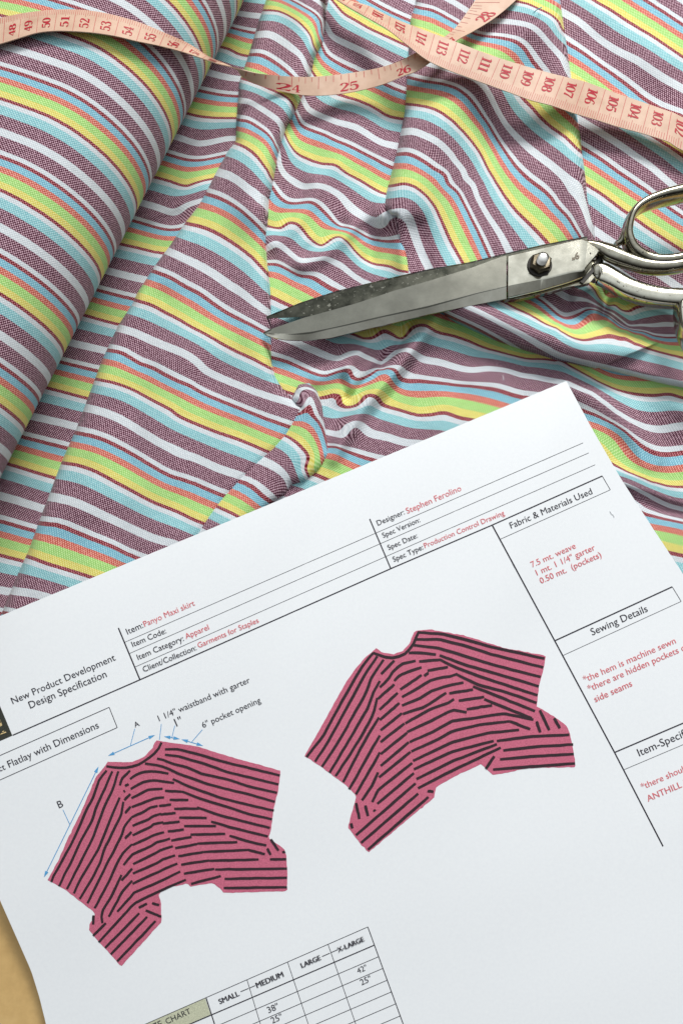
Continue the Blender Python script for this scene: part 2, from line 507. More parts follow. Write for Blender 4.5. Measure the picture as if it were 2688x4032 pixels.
def poly_dist(q, poly, closed=True):
    """distance of points q to polyline, with side sign of the nearest segment, parameter values interpolated"""
    n = len(poly); best = np.full(len(q), 1e18); val = np.zeros(len(q))
    for i in range(n if closed else n - 1):
        a = poly[i]; b = poly[(i + 1) % n]
        ab = b[:2] - a[:2]; L = ab @ ab + 1e-9
        t = np.clip(((q - a[:2]) @ ab) / L, 0, 1)
        d = ((q - a[:2] - t[:, None] * ab) ** 2).sum(1)
        m = d < best
        best[m] = d[m]
        if poly.shape[1] > 2:
            val[m] = a[2] + t[m] * (b[2] - a[2])
    return np.sqrt(best), val

def inside(q, poly):
    x, y = q[:, 0], q[:, 1]; c = np.zeros(len(q), bool); n = len(poly)
    for i in range(n):
        x1, y1 = poly[i][:2]; x2, y2 = poly[(i + 1) % n][:2]
        if y1 == y2: continue
        m = ((y1 > y) != (y2 > y)) & (x < (x2 - x1) * (y - y1) / (y2 - y1) + x1)
        c ^= m
    return c

def ridge(q, s, amp, w, wb=None):
    """soft ridge (amp>0) or trough along a polyline given as 'x,y x,y'"""
    pl = T((0, 0), 1, s)
    pl = np.concatenate([pl, np.zeros((len(pl), 1))], 1)
    d, _ = poly_dist(q, pl, False)
    return amp * np.exp(-(d / w) ** 2)

def pts(s, drop):
    a = T((0, 0), 1, s)
    return [(x, y, drop) for x, y in a]

C_LEFT = '1070,-60 1050,0 1025,75 975,240 945,320 935,480 934,557 900,600 857,677 784,810 725,885 675,965 610,1050 545,1155 525,1200 470,1285 410,1410 370,1515 310,1675 250,1815 215,1900 165,2035 115,2170 77,2254 17,2400 -40,2540'
C_RT1 = '1285,-60 1285,0 1272,100 1265,165 1250,190 1230,225 1217,295 1178,385 1150,450 1120,500 1100,565 1085,625 1072,700 1065,740'
C_RT2 = '1055,785 1045,925 1050,1025 1065,1150 1067,1250 1067,1400 1070,1435 1085,1485 1115,1530 1160,1572 1187,1600'
E_LEFT = '1180,1605 1140,1665 1110,1705 1070,1750 1010,1805 925,1890 865,1955 800,2045 700,2180'
F_LEFT = '1640,-60 1635,15 1615,75 1607,200 1602,320 1595,450 1575,560 1555,650 1540,715 1530,750 1512,815'
NOSE = '1575,842 1585,860 1597,940 1610,1010 1620,1075'
K_LOW = '1755,1230 1800,1260 1875,1295 1950,1330 2025,1355 2188,1406 2272,1425 2372,1447 2523,1484 2634,1512 2700,1526 2760,1540'
F_RIGHT = '2195,-60 2199,0 2209,100 2224,180 2234,250 2264,450 2276,525 2284,590 2299,700 2306,784 2333,885 2339,937'
rev = lambda s: ' '.join(reversed(s.split()))

# the sheet of paper, needed here because it presses the cloth down
PTOP = (np.array([-362., 2577.]), np.array([2228., 1500.]))
def paper_gap(q):
    """pixels below the sheet's top edge (positive = under the sheet)"""
    d = PTOP[1] - PTOP[0]; d = d / np.linalg.norm(d)
    nrm = np.array([-d[1], d[0]])
    return (q - PTOP[0]) @ nrm

def paper_z(px, py):
    q = np.stack([np.ravel(px), np.ravel(py)], 1).astype(float)
    g = np.maximum(paper_gap(q), 0)
    xs = q[:, 0] + g * .35
    ze = np.interp(xs, [-400, 0, 300, 600, 850, 1050, 1300, 1600, 1900, 2230, 2700], ZE)
    ze = ze * np.exp(-(g / 1150.0) ** 1.6)
    z = 1.6 + ze + 1.0 * np.sin(q[:, 0] * .0016 + .5) * np.exp(-((g - 800) / 600) ** 2)
    z = z + .22 * noise2(q[:, 0] * .006, q[:, 1] * .006, 9, 8)
    return z.reshape(np.shape(px))
ZE = [9.0, 9.6, 10.2, 10.8, 12.6, 11.6, 8.6, 8.2, 8.0, 10.6, 9.5]

PANELS = {}
def panel(name, poly, data, hfun, ext=26, step=6, uang=None, rnd=42, smooth=7e-4):
    poly = np.array(poly, float)
    lo = np.maximum(poly[:, :2].min(0) - 40, (-160, -130)); hi = np.minimum(poly[:, :2].max(0) + 40, (2860, 2560))
    xs = np.arange(lo[0], hi[0], step); ys = np.arange(lo[1], hi[1], step)
    X, Y = np.meshgrid(xs, ys, indexing='ij')
    q = np.stack([X.ravel(), Y.ravel()], 1)
    d, drop = poly_dist(q, poly)
    d = np.where(inside(q, poly), d, -d)
    keep = d > -ext
    z = np.zeros(len(q)); v = np.zeros(len(q))
    qk = q[keep]; dk = d[keep]
    p, val = stripes(data)
    v[keep] = tps_fit(p, val, smooth)(qk)
    zz = hfun(qk)
    zz = zz + .28 * noise2(qk[:, 0] * .016, qk[:, 1] * .016, hash(len(name) * 7 + ord(name[0])) % 1000, 12)
    zz = zz + .10 * noise2(qk[:, 0] * .045, qk[:, 1] * .045, 77, 14) + .22 * noise2(qk[:, 0] * .009 + qk[:, 1] * .02, qk[:, 1] * .006, 31, 8)
    # under the sheet the cloth is pressed flat
    g = paper_gap(qk)
    pz = paper_z(qk[:, 0], qk[:, 1]) - 1.0
    under = 1 / (1 + np.exp(-(g - 10) / 30.0))
    zz = np.where(zz > pz, zz * (1 - under) + np.minimum(zz, pz) * under, zz)
    zz = np.where(g > 0, np.minimum(zz, pz), zz)
    dr = drop[keep]
    t = np.clip((rnd - dk) / rnd, 0, 1)
    prof = 1 - np.sqrt(np.maximum(1 - t ** 2, 0))
    zz = zz - dr * .75 * prof - np.where(dr > .3, np.maximum(-dk, 0) * .45, np.maximum(-dk, 0) * .05)
    zz = np.maximum(zz, .25)
    z[keep] = zz
    W = at(q[:, 0], q[:, 1], z)
    if uang is None: uang = -25
    ca, sa = math.cos(math.radians(-uang)), math.sin(math.radians(-uang))
    u = W[:, 0] * ca - W[:, 1] * sa
    nx, ny = X.shape
    i, j = np.meshgrid(np.arange(nx - 1), np.arange(ny - 1), indexing='ij')
    k = (i * ny + j).ravel()
    Fc = np.stack([k, k + ny, k + ny + 1, k + 1], 1)[:, ::-1]
    ok = keep[Fc].all(1)
    Fc = Fc[ok]
    used = np.unique(Fc)
    mp = np.full(len(q), -1); mp[used] = np.arange(len(used))
    PANELS[name] = (W[used], mp[Fc], np.stack([u[used], v[used]], 1))

def hB(q):
    return 3.0 + ridge(q, '600,850 700,800 790,740', 1.6, 40) - ridge(q, '560,900 700,850', 1.0, 30) + ridge(q, '900,300 760,640', .8, 50)
def hC(q):
    h = 8.6 + ridge(q, '1235,-40 1215,130 1170,260 1110,400 1040,540 1000,680 990,800', 6.0, 95)
    h += ridge(q, '1010,900 1010,1100 1000,1300 1020,1430', 2.6, 80)
    h += -ridge(q, '640,1180 560,1420 520,1700 470,2000 430,2250', 1.5, 55) + ridge(q, '540,1150 440,1420 400,1700 330,2000', 1.1, 70)
    h += ridge(q, '760,1350 700,1700 620,2050', .9, 80) - ridge(q, '860,1500 800,1800 700,2000', .8, 70)
    h += ridge(q, '1040,120 1000,330', .8, 50) - ridge(q, '960,900 820,1050', .7, 60)
    return h
def hD(q):
    h = 5.0 + ridge(q, '1250,720 1220,785 1170,870 1125,910 1085,955', 2.6, 40) - ridge(q, '1195,745 1175,800 1135,850 1100,900', 2.0, 36)
    h += ridge(q, '1400,888 1380,900 1330,945 1270,1000 1190,1035', 4.0, 42) - ridge(q, '1350,885 1270,968 1205,995', 2.6, 26)
    h -= ridge(q, '1440,900 1470,950 1460,1010', 3.5, 36)
    h += ridge(q, '1520,840 1570,852 1588,900 1603,1000 1618,1080', 7.0, 58)
    h += ridge(q, '1430,180 1400,420 1440,560', 1.5, 90) + ridge(q, '1330,430 1310,560 1330,640', 1.5, 60)
    h += ridge(q, '1720,1255 1640,1350 1565,1450 1500,1520 1430,1600 1375,1690 1310,1800', 4.6, 34)
    h -= ridge(q, '1615,1265 1570,1360 1500,1440 1430,1510 1375,1570', 2.6, 20)
    h += ridge(q, '1490,1310 1415,1385 1350,1440 1250,1490', 2.6, 34)
    h -= ridge(q, '1700,1340 1650,1410 1590,1490 1540,1560 1480,1640', 1.8, 26)
    h += ridge(q, '1370,1450 1390,1530', 1.6, 18) - ridge(q, '1350,1500 1355,1560', 1.5, 14)
    h -= ridge(q, '1330,1620 1290,1720 1300,1800', 1.5, 30)
    h += ridge(q, '1880,1480 1980,1440 2080,1480', 1.2, 60) + ridge(q, '1700,1640 1750,1590', 1.0, 50)
    h += ridge(q, '2240,1510 2330,1560 2420,1610 2490,1690 2560,1790', 4.2, 58) - ridge(q, '2480,1600 2560,1700 2650,1770', 1.6, 60)
    h += ridge(q, '2420,1880 2520,1915 2610,1945 2720,1975', 3.6, 40) - ridge(q, '2440,1935 2540,1965 2620,2000 2720,2020', 2.8, 34)
    h -= ridge(q, '1760,1250 1900,1330 2050,1390 2250,1450 2450,1500 2700,1560', 3.4, 58)
    return h
def hE(q):
    return 7.8 + ridge(q, '1225,1560 1215,1640 1190,1740 1130,1820 1040,1900 960,1990 880,2100', 3.0, 66)
def hF(q):
    h = 10.5 + ridge(q, '2080,40 2010,150 1860,280 1760,420 1690,560 1640,700 1600,820', 8.0, 115)
    h -= ridge(q, '2010,480 1920,640 1850,800 1800,960', 3.0, 80)
    h += ridge(q, '2180,120 2220,350 2240,550 2265,720 2300,880', 4.0, 85) + ridge(q, '2120,720 2080,850 2020,960', 1.5, 80)
    h -= ridge(q, '1640,900 1660,1000 1690,1080', 3.5, 50)
    return h
def hG(q):
    return 6.0 + ridge(q, '2380,60 2500,180 2600,240', 1.8, 70) - ridge(q, '2330,180 2450,330 2600,420', 1.2, 60) + ridge(q, '2450,560 2600,700', 1.2, 80)
def hK(q):
    h = 8.5 + ridge(q, '1790,1180 1900,1225 2050,1290 2200,1340 2400,1390 2550,1420 2740,1460', 10.5, 84)
    h -= ridge(q, '2385,1150 2382,1190 2372,1240', 5.0, 20) + ridge(q, '2225,1170 2240,1210 2290,1225', 5.0, 32)
    h += ridge(q, '2430,1205 2520,1200 2640,1240', 5.0, 50) + ridge(q, '2330,1150 2345,1210', 2.5, 30)
    h -= ridge(q, '2430,1280 2560,1330 2700,1350', 2.5, 26)
    return h

panel('B', pts('860,-80 800,60 700,250 600,480 480,760 330,1050 170,1380 0,1700 -140,1900 -140,2540', 0) + pts('60,2540 140,2330 200,2150 280,1920 400,1650 460,1480 560,1290 640,1180 720,1050 830,900 960,720 985,560 985,480 1000,330 1060,170 1110,0 1120,-80', 0), SB, hB, uang=-8)
panel('C', pts(C_LEFT, 6.0) + pts('420,2520 560,2360', 0) + pts(rev(E_LEFT), 0) + pts(rev(C_RT2), 7.0) + pts(rev(C_RT1), 5.5), SC, hC, uang=-27)
panel('D', pts(C_RT1 + ' ' + C_RT2, 0) + pts('1210,1700 1150,1850 1060,1930 950,2050 900,2250 900,2450 2800,2500', 0) + pts(rev(K_LOW), 0) + pts('1700,1180 1650,1120', 1) + pts(rev(NOSE), 8.0) + pts('1545,838', 1) + pts(rev(F_LEFT), 0), SD, hD, uang=-22)
panel('E', pts('1150,1570', 2.5) + pts(E_LEFT, 4.0) + pts('860,2200', 0) + pts('1000,2060 1070,1980 1125,1945 1145,1910 1200,1895 1255,1850 1295,1790 1278,1690 1265,1600', 5.0) + pts('1240,1545 1215,1515 1180,1520', 1.0), SE, hE, uang=-35, ext=20, rnd=34, step=5)
panel('F', pts(F_LEFT, 8.0) + pts('1540,838', 1) + pts(NOSE, 0) + pts('1640,1130 1800,1180 2000,1130 2150,1100 2250,1050 2345,1010', 0) + pts(rev(F_RIGHT), 7.5), SF, hF, uang=-50)
panel('G', pts(F_RIGHT, 0) + pts('2335,1010 2400,1130 2560,1180 2760,1260 2800,-80', 0), SG, hG, ext=60, uang=-35)
panel('K', pts(K_LOW, 7.0) + pts('2800,1200 2600,1150 2400,1105 2200,1110 2000,1130 1800,1140 1700,1160', 0.5), SK, hK, uang=-20, step=4, smooth=1.5e-3, rnd=26, ext=20)

VV, FF, UU, n0 = [], [], [], 0
for nm, (v, f, u) in PANELS.items():
    VV.append(v); FF.append(f + n0); UU.append(u); n0 += len(v)
tag(mesh_obj('draped_cloth', np.concatenate(VV), np.concatenate(FF), M_FAB, uv=np.concatenate(UU)),
    'loose striped cloth of purple, white, blue, green and yellow in rumpled folds under the scissors', 'cloth')

# ------------------------------------------------------------------ sheet of paper with its print
def resample(pl, n):
    pl = np.asarray(pl, float)
    d = np.concatenate([[0], np.cumsum(np.linalg.norm(np.diff(pl, axis=0), axis=1))])
    t = np.linspace(0, d[-1], n)
    return np.stack([np.interp(t, d, pl[:, i]) for i in range(pl.shape[1])], 1)

def paper_pt(p, off=0.0):
    p = np.asarray(p, float)
    return at(p[..., 0], p[..., 1], paper_z(p[..., 0], p[..., 1]) + off)

def build_paper():
    L = resample(T((0, 0), 1, '-362,2577 -180,3060 0,3542 76,3714 124,3823 156,3926 182,4032 225,4300 380,5000 560,5700'), 110)
    Rr = resample(T((0, 0), 1, '2228,1500 2330,1690 2441,1882 2565,2075 2688,2261 2950,2640 3330,3160 3900,3900 4300,4420'), 110)
    ns = 120
    t = np.linspace(0, 1, ns)
    G = L[:, None] * (1 - t)[None, :, None] + Rr[:, None] * t[None, :, None]
    top = paper_pt(G); bot = paper_pt(G, -.12)
    nr = 110
    V = np.concatenate([top.reshape(-1, 3), bot.reshape(-1, 3)])
    i, j = np.meshgrid(np.arange(nr - 1), np.arange(ns - 1), indexing='ij')
    k = (i * ns + j).ravel(); m = nr * ns
    F1 = np.stack([k, k + ns, k + ns + 1, k + 1], 1)
    F2 = F1[:, ::-1] + m
    side = []
    ring = [(0, j) for j in range(ns)] + [(i, ns - 1) for i in range(1, nr)] + [(nr - 1, j) for j in range(ns - 2, -1, -1)] + [(i, 0) for i in range(nr - 2, 0, -1)]
    ids = [a * ns + b for a, b in ring]
    for a, b in zip(ids, ids[1:] + ids[:1]):
        side.append((a, b, b + m, a + m))
    F = np.concatenate([F1, F2, np.array(side)])
    o = mesh_obj('specification_sheet', V, F, M_PAPER, sharp=50)
    tag(o, 'white printed specification sheet with two pink striped skirt drawings', 'paper sheet')
    return o
SHEET = build_paper()

class Print:
    """collects flat ink shapes given in photo pixels and lays them on the sheet"""
    def __init__(self): self.v, self.f, self.n, self.lift = [], [], 0, .10
    def add(self, px, faces, lift=None):
        z = self.lift if lift is None else lift
        self.lift += .0012
        p = paper_pt(px, z)
        self.v.append(p); self.f += [tuple(a + self.n for a in f) for f in faces]; self.n += len(p)
    def line(self, pl, w, taper=None, lift=None):
        pl = np.asarray(pl, float)
        L = np.linalg.norm(np.diff(pl, axis=0), axis=1).sum()
        n = max(len(pl) if len(pl) > 2 else 2, int(L / 40) + 2)
        if len(pl) > 2: n = max(n, int(L / 12))
        c = resample(pl, n)
        tg = np.gradient(c, axis=0); tg /= np.linalg.norm(tg, axis=1, keepdims=True) + 1e-9
        nr = np.stack([-tg[:, 1], tg[:, 0]], 1)
        ww = np.full(n, w / 2.0)
        if taper is not None: ww = np.interp(np.linspace(0, 1, n), np.linspace(0, 1, len(taper)), taper) * w / 2
        px = np.concatenate([c + nr * ww[:, None], c - nr * ww[:, None]])
        self.add(px, [(i, i + 1, n + i + 1, n + i) for i in range(n - 1)], lift)
    def build(self, name, mat, parent):
        return mesh_obj(name, np.concatenate(self.v), self.f, mat, parent, smooth=False)

def fill(poly, maxlen=45):
    """triangulate a pixel polygon into small triangles"""
    from mathutils.geometry import tessellate_polygon
    pts_ = [tuple(map(float, p)) for p in poly]
    tris = [tuple(t) for t in tessellate_polygon([[Vector((x, y, 0)) for x, y in pts_]])]
    mid, out, todo = {}, [], list(tris)
    while todo:
        t = todo.pop()
        L = [math.dist(pts_[t[k]], pts_[t[(k + 1) % 3]]) for k in range(3)]
        k = L.index(max(L))
        if L[k] <= maxlen: out.append(t); continue
        a, b, c = t[k], t[(k + 1) % 3], t[(k + 2) % 3]
        key = (min(a, b), max(a, b))
        if key not in mid:
            mid[key] = len(pts_); pts_.append(((pts_[a][0] + pts_[b][0]) / 2, (pts_[a][1] + pts_[b][1]) / 2))
        m = mid[key]; todo += [(a, m, c), (m, b, c)]
    return np.array(pts_), out

_tc = {}
def glyphs(s, bold=0.0):
    key = (s, bold)
    if key in _tc: return _tc[key]
    cu = bpy.data.curves.new('txt', 'FONT'); cu.body = s; cu.size = 1.0; cu.offset = bold; cu.resolution_u = 3
    ob = bpy.data.objects.new('txt', cu); sc.collection.objects.link(ob)
    dg = bpy.context.evaluated_depsgraph_get(); dg.update()
    me = bpy.data.meshes.new_from_object(ob.evaluated_get(dg))
    v = np.array([tuple(a.co[:2]) for a in me.vertices]) if len(me.vertices) else np.zeros((0, 2))
    f = [tuple(p.vertices) for p in me.polygons]
    bpy.data.objects.remove(ob); bpy.data.curves.remove(cu); bpy.data.meshes.remove(me)
    _tc[key] = (v, f)
    return v, f

def text(pr, k, s, a, b, bold=0.0, hs=1.0):
    """text whose baseline runs from pixel a to pixel b (in crop k)"""
    a, b = P(k, a)[0], P(k, b)[0]
    v, f = glyphs(s)
    x0, x1 = v[:, 0].min(), v[:, 0].max()
    d = b - a; sc_ = np.linalg.norm(d) / (x1 - x0)
    e = d / np.linalg.norm(d); up = np.array([e[1], -e[0]])
    px = a + ((v[:, 0] - x0) * sc_)[:, None] * e + (v[:, 1] * sc_ * hs)[:, None] * up
    for sh in ((-bold, bold * .4, 0) if bold else (0,)):
        pr.add(px + sh * e, f); pr.lift += .02

lines, blue = Print(), Print()
def block(name, mat, items, bold=0.0):
    pr = Print(); pr.lift = .16
    for k, t, a, b in items: text(pr, k, t, a, b, bold)
    return pr.build(name, mat, SHEET)
block('item_field_names', M_BLACK, [('3', 'Item:', '790,468', '888,424'), ('3', 'Item Code:', '822,545', '1030,458'), ('3', 'Item Category:', '855,625', '1138,505'), ('3', 'Client/Collection:', '890,700', '1216,562')])
block('document_title', M_BLACK, [('3', 'New Product Development', '82,898', '717,625'), ('3', 'Design Specification', '190,925', '663,728')])
block('drawing_heading', M_BLACK, [('3', 'Flatlay with Dimensions', '60,1290', '615,1043'), ('3', 'Product', '-128,1370', '38,1299')])
block('dimension_letter', M_BLACK, [('3', 'A', '835,1043', '865,1030')])
block('dimension_letter', M_BLACK, [('3', 'B', '367,1541', '395,1529')])
block('waistband_note', M_BLACK, [('3', '1 1/4" waistband with garter', '985,1003', '1547,762')])
block('inch_note', M_BLACK, [('3', '1"', '1092,1036', '1132,1018')])
block('pocket_note', M_BLACK, [('3', '6" pocket opening', '1256,1045', '1613,886')])
block('designer_field_names', M_BLACK, [('4', 'Designer:', '922,580', '1088,508'), ('4', 'Spec Version:', '955,655', '1183,556'), ('4', 'Spec Date:', '988,730', '1168,652'), ('4', 'Spec Type:', '1020,803', '1203,724')])
block('materials_heading', M_BLACK, [('5', 'Fabric & Materials Used', '508,598', '1010,382')])
block('sewing_heading', M_BLACK, [('5', 'Sewing Details', '1008,1258', '1352,1108')])
block('item_heading', M_BLACK, [('6', 'Item-Specific', '1298,750', '1622,610')])
block('item_field_entries', M_RED, [('3', 'Panyo Maxi skirt', '895,420', '1206,286'), ('3', 'Apparel', '1150,496', '1294,435'), ('3', 'Garments for Staples', '1228,551', '1600,392')])
block('designer_field_entries', M_RED, [('4', 'Stephen Ferolino', '1103,506', '1438,362'), ('4', 'Production Control Drawing', '1212,718', '1704,512')])
block('materials_list', M_RED, [('5', '7.5 mt. weave', '637,838', '908,717'), ('5', '1 mt. 1 1/4" garter', '668,887', '1028,727'), ('5', '0.50 mt.  (pockets)', '692,938', '1066,772')])
block('sewing_notes', M_RED, [('6', '*the hem is machine sewn', '960,294', '1525,50'), ('6', '*there are hidden pockets on', '988,350', '1612,80'), ('6', 'side seams', '1027,416', '1256,314')])
block('item_notes', M_RED, [('6', '*there should', '1316,956', '1602,832'), ('6', 'ANTHILL label', '1352,1030', '1672,892')])
def ln(k, s, w): lines.line(P(k, s), w)
lines.line(np.concatenate([P('3', '80,1090 865,747'), P('4', '1000,845'), P('5', '387,577 1068,273')]), 4.6)
for k3, k4, k5 in (('772,515', '908,625', '950,68'), ('800,585', '937,690', '985,130'), ('835,668', '970,770', '1025,203')):
    lines.line(np.concatenate([P('3', k3), P('4', k4), P('5', k5)]), 1.7)
ln('3', '732,427 865,747', 5.2); ln('4', '870,538 1000,845', 4.6)
ln('3', '-200,1304 675,917', 2.6); ln('3', '675,917 725,1042', 2.6); ln('3', '725,1042 -200,1456', 2.6)
lines.line(np.concatenate([P('5', '390,577 775,1290'), P('6', '1145,727 1443,1305')]), 5.2)
ln('5', '1068,273 1118,358', 2.0); ln('5', '1118,358 440,663', 1.8)
ln('5', '772,1292 1500,957', 5.0); ln('5', '1500,957 1555,1047', 2.0); ln('5', '1555,1047 822,1383', 1.8)
ln('6', '1145,725 1870,415', 5.0); ln('6', '1200,833 1925,525', 1.8); ln('6', '1870,415 1925,525', 2)
chart = Print()
def cl(s, w): chart.line(P('8', s), w)
cl('-260,1282 1172,655', 2.4); cl('1172,655 1450,1419', 3.4); cl('-80,1322 1213,767', 4.2)
for x, y in ((1240, 838), (1267, 910), (1293, 983), (1320, 1055), (1348, 1128), (1375, 1203)):
    cl('%f,%f %f,%f' % (x, y, x - 1150, y + 1150 * .4292), 2.4)
cl('175,1092 280,1420', 4.2)
for s in ('427,980 560,1420', '677,870 860,1420', '927,762 1155,1420'): cl(s, 2.2)
for s in ('388,1055 438,1034', '444,1032 478,1017', '890,838 938,817', '944,814 988,795'): cl(s, 3.0)
def csub(name, items, bold):
    pr = Print(); pr.lift = .16
    for t, a, b in items: text(pr, '8', t, a, b, bold)
    pr.build(name, M_BLACK, CH)
cell = Print()
cv, cf = fill(P('8', '170,1096 203,1196 -200,1369 -235,1273'))
cell.add(cv, cf, .06)
lines.build('ruled_lines', M_BLACK, SHEET)
CH = chart.build('size_chart', M_BLACK, SHEET)
cell.build('header_cell', M_CELL, CH)
csub('size_names', [('SMALL', '262,1132', '383,1079'), ('MEDIUM', '492,1032', '656,961'), ('LARGE', '768,908', '886,857'), ('X-LARGE', '993,812', '1153,742')], 1.3)
csub('size_values', [('42"', '1113,944', '1172,918'), ('25"', '1135,1016', '1198,988')], 0)
csub('size_values', [('38"', '562,1188', '627,1160'), ('25"', '585,1252', '650,1224')], 0)
csub('chart_title', [('CHART', '-66,1256', '85,1188'), ('SIZE', '-183,1308', '-90,1267')], 0)
lg = Print()
cv, cf = fill(P('3', '-260,1010 0,905 78,1092 -190,1210')); lg.add(cv, cf)
LG = lg.build('logo_block', M_LOGO, SHEET)
gl = Print()
for s in ('-6,985 22,1068', '-36,1002 -8,1082', '-120,1020 -90,1112'): gl.line(P('3', s), 8)
gl.line(P('3', '8,1082 40,1070'), 4); gl.line(P('3', '-24,1094 4,1084'), 4); gl.line(P('3', '-110,1128 -70,1110'), 4)
gl.lift = .2
gl.build('gold_lettering', M_GOLD, LG)

def arrow(k, a, b, heads=(1, 1)):
    a, b = P(k, a)[0] if isinstance(a, str) else a, P(k, b)[0] if isinstance(b, str) else b
    d = (b - a) / np.linalg.norm(b - a); L = np.linalg.norm(b - a); h = min(26, L * .4)
    n = np.array([-d[1], d[0]])
    blue.line([a + d * h * .9, b - d * h * .9], 3.0)
    for o, s in ((a, 1), (b, -1)):
        blue.add(np.array([o, o + s * d * h + n * 7, o + s * d * h - n * 7]), [(0, 1, 2)])
arrow('3', '668,1217', '958,1088'); arrow('3', '1013,1097', '1112,1113'); arrow('3', '1120,1115', '1255,1155')
arrow('3', '610,1282', P('7', '273,663')[0])
for s in ('833,1050 807,1150', '997,1020 985,1118', '1080,1030 1062,1105', '1250,1055 1185,1130'): blue.line(P('3', s), 2.4)
blue.line(P('7', '390,245 432,335'), 2.4)
blue.build('dimension_arrows', M_BLUE, SHEET)

def skirt(k, outline, bands, w, label):
    pr = Print()
    o = P(k, outline)
    # ragged cut-out edge
    oo = resample(np.concatenate([o, o[:1]]), 260)[:-1]
    r = np.random.RandomState(len(bands)); oo += r.normal(0, .7, oo.shape)
    v, f = fill(oo, 40); pr.add(v, f, .10)
    ob = pr.build('skirt_drawing', M_PINK, SHEET); ob['label'] = label
    st = Print(); st.lift = .20
    for line in bands.strip().splitlines():
        pl = np.concatenate([P(tk.split(':')[0], tk.split(':')[1].replace(';', ' ')) for tk in line.split()])
        q = resample(pl, max(8, int(np.linalg.norm(np.diff(pl, axis=0), axis=1).sum() / 22)))
        q[1:-1] += r.normal(0, .45, q[1:-1].shape)
        st.line(q, w, [.85, 1, 1.05, .95, 1, .85])
    st.build('dark_stripes', M_STRIPE, ob)

skirt('l', '246,107 330,109 375,88 402,62 417,32 470,40 560,52 680,90 760,112 856,138 846,215 830,275 822,345 812,377 840,395 868,415 876,440 879,500 878,563 800,566 655,570 640,552 618,536 580,540 537,547 527,535 490,545 446,555 425,575 433,600 437,660 436,672 370,745 293,830 262,792 215,742 180,700 182,678 201,655 200,638 150,600 100,560 34,524 70,460 110,370 150,290 180,220 205,160 240,118', """
p:483,210;560,222;640,220;720,195;800,140;850,90;872,42
p:485,240;430,310;385,440;340,520;300,620;250,730;165,890 t:110,270;95,310
p:525,245;480,350;410,500;385,590;300,740;235,890 t:190,250;150,340
p:568,245;530,370;470,490;430,600;390,710;300,890 t:270,230;205,360
p:650,240;590,300;578,345
p:577,430;520,560;470,690;430,790;370,890 t:300,290;255,390
p:603,460;590,550;530,670;470,790;440,890 t:375,300;295,430
p:660,572;610,632;590,700;530,820;490,890 t:470,220;350,460
p:665,760;608,810;560,890 t:500,310;400,495
t:590,260;530,390;445,530;455,600
t:665,215;590,300
t:665,300;585,390;570,430;500,555
l:502,494 t:896,290;680,385;560,520
l:522,523 t:896,355;680,460;430,735
t:715,530;475,775
t:770,555;515,820
t:830,585;560,870
t:480,600;390,690
t:392,545;390,610
t:760,510;870,555
t:805,458;855,475
t:712,492;770,462
p:615,350;640,335
p:605,390;615,383
p:610,450;652,405
p:615,540;655,495
p:650,300;700,265;750,248;820,245;890,255 q:25,262
p:655,370;740,320;800,310;850,310 q:0,320;65,328
p:660,435;720,405;780,375;880,368
q:0,383;120,390
p:662,498;750,465;830,432;890,430
p:660,570;750,530;790,500;845,490
p:668,630;790,580;800,565;870,545
p:668,697;800,635;810,620;885,605
p:615,720;660,672
p:668,765;810,700;830,690;890,675
t:605,190;670,112;830,42;840,28;896,15 l:466,378
t:672,183;840,100;850,88;896,75 l:476,405
t:670,250;855,170;860,155;896,145 l:484,437
t:668,322;880,225;896,215 l:492,466
l:427,263;470,258
l:432,293;486,288
l:440,325;500,318
l:458,353;515,346
l:470,385;542,372
l:484,412;562,397
l:495,440;585,425
l:505,470;605,455
l:515,502;622,485
l:540,538;645,510
q:33,447;165,447
q:65,510;240,508
q:100,572;295,575
q:135,632;360,632
q:180,692;425,687
q:228,755;510,745
q:275,815;580,800
q:315,877;660,868
q:0,90;100,90;250,130;400,175;650,235;810,275
q:0,128;100,140;300,200;450,255;650,300;800,338
p:840,155;896,168 q:40,190;150,215;250,260;450,305;600,355;790,397
p:755,190;850,205;896,215 q:100,265;300,335;450,375;600,410;775,460
q:55,300;200,365;400,435;600,485;768,522
q:120,388;250,440;450,500;600,550;755,585
q:225,500;400,560;600,610;740,645
q:325,600;500,650;725,705
q:455,700;600,745;715,768
q:580,798;705,830
q:740,867;855,866
l:625,487;878,484
l:658,520;878,516
l:655,552;878,550
q:720,790;745,835
q:745,725;800,805
q:832,808;842,822
""", 10.4, None)
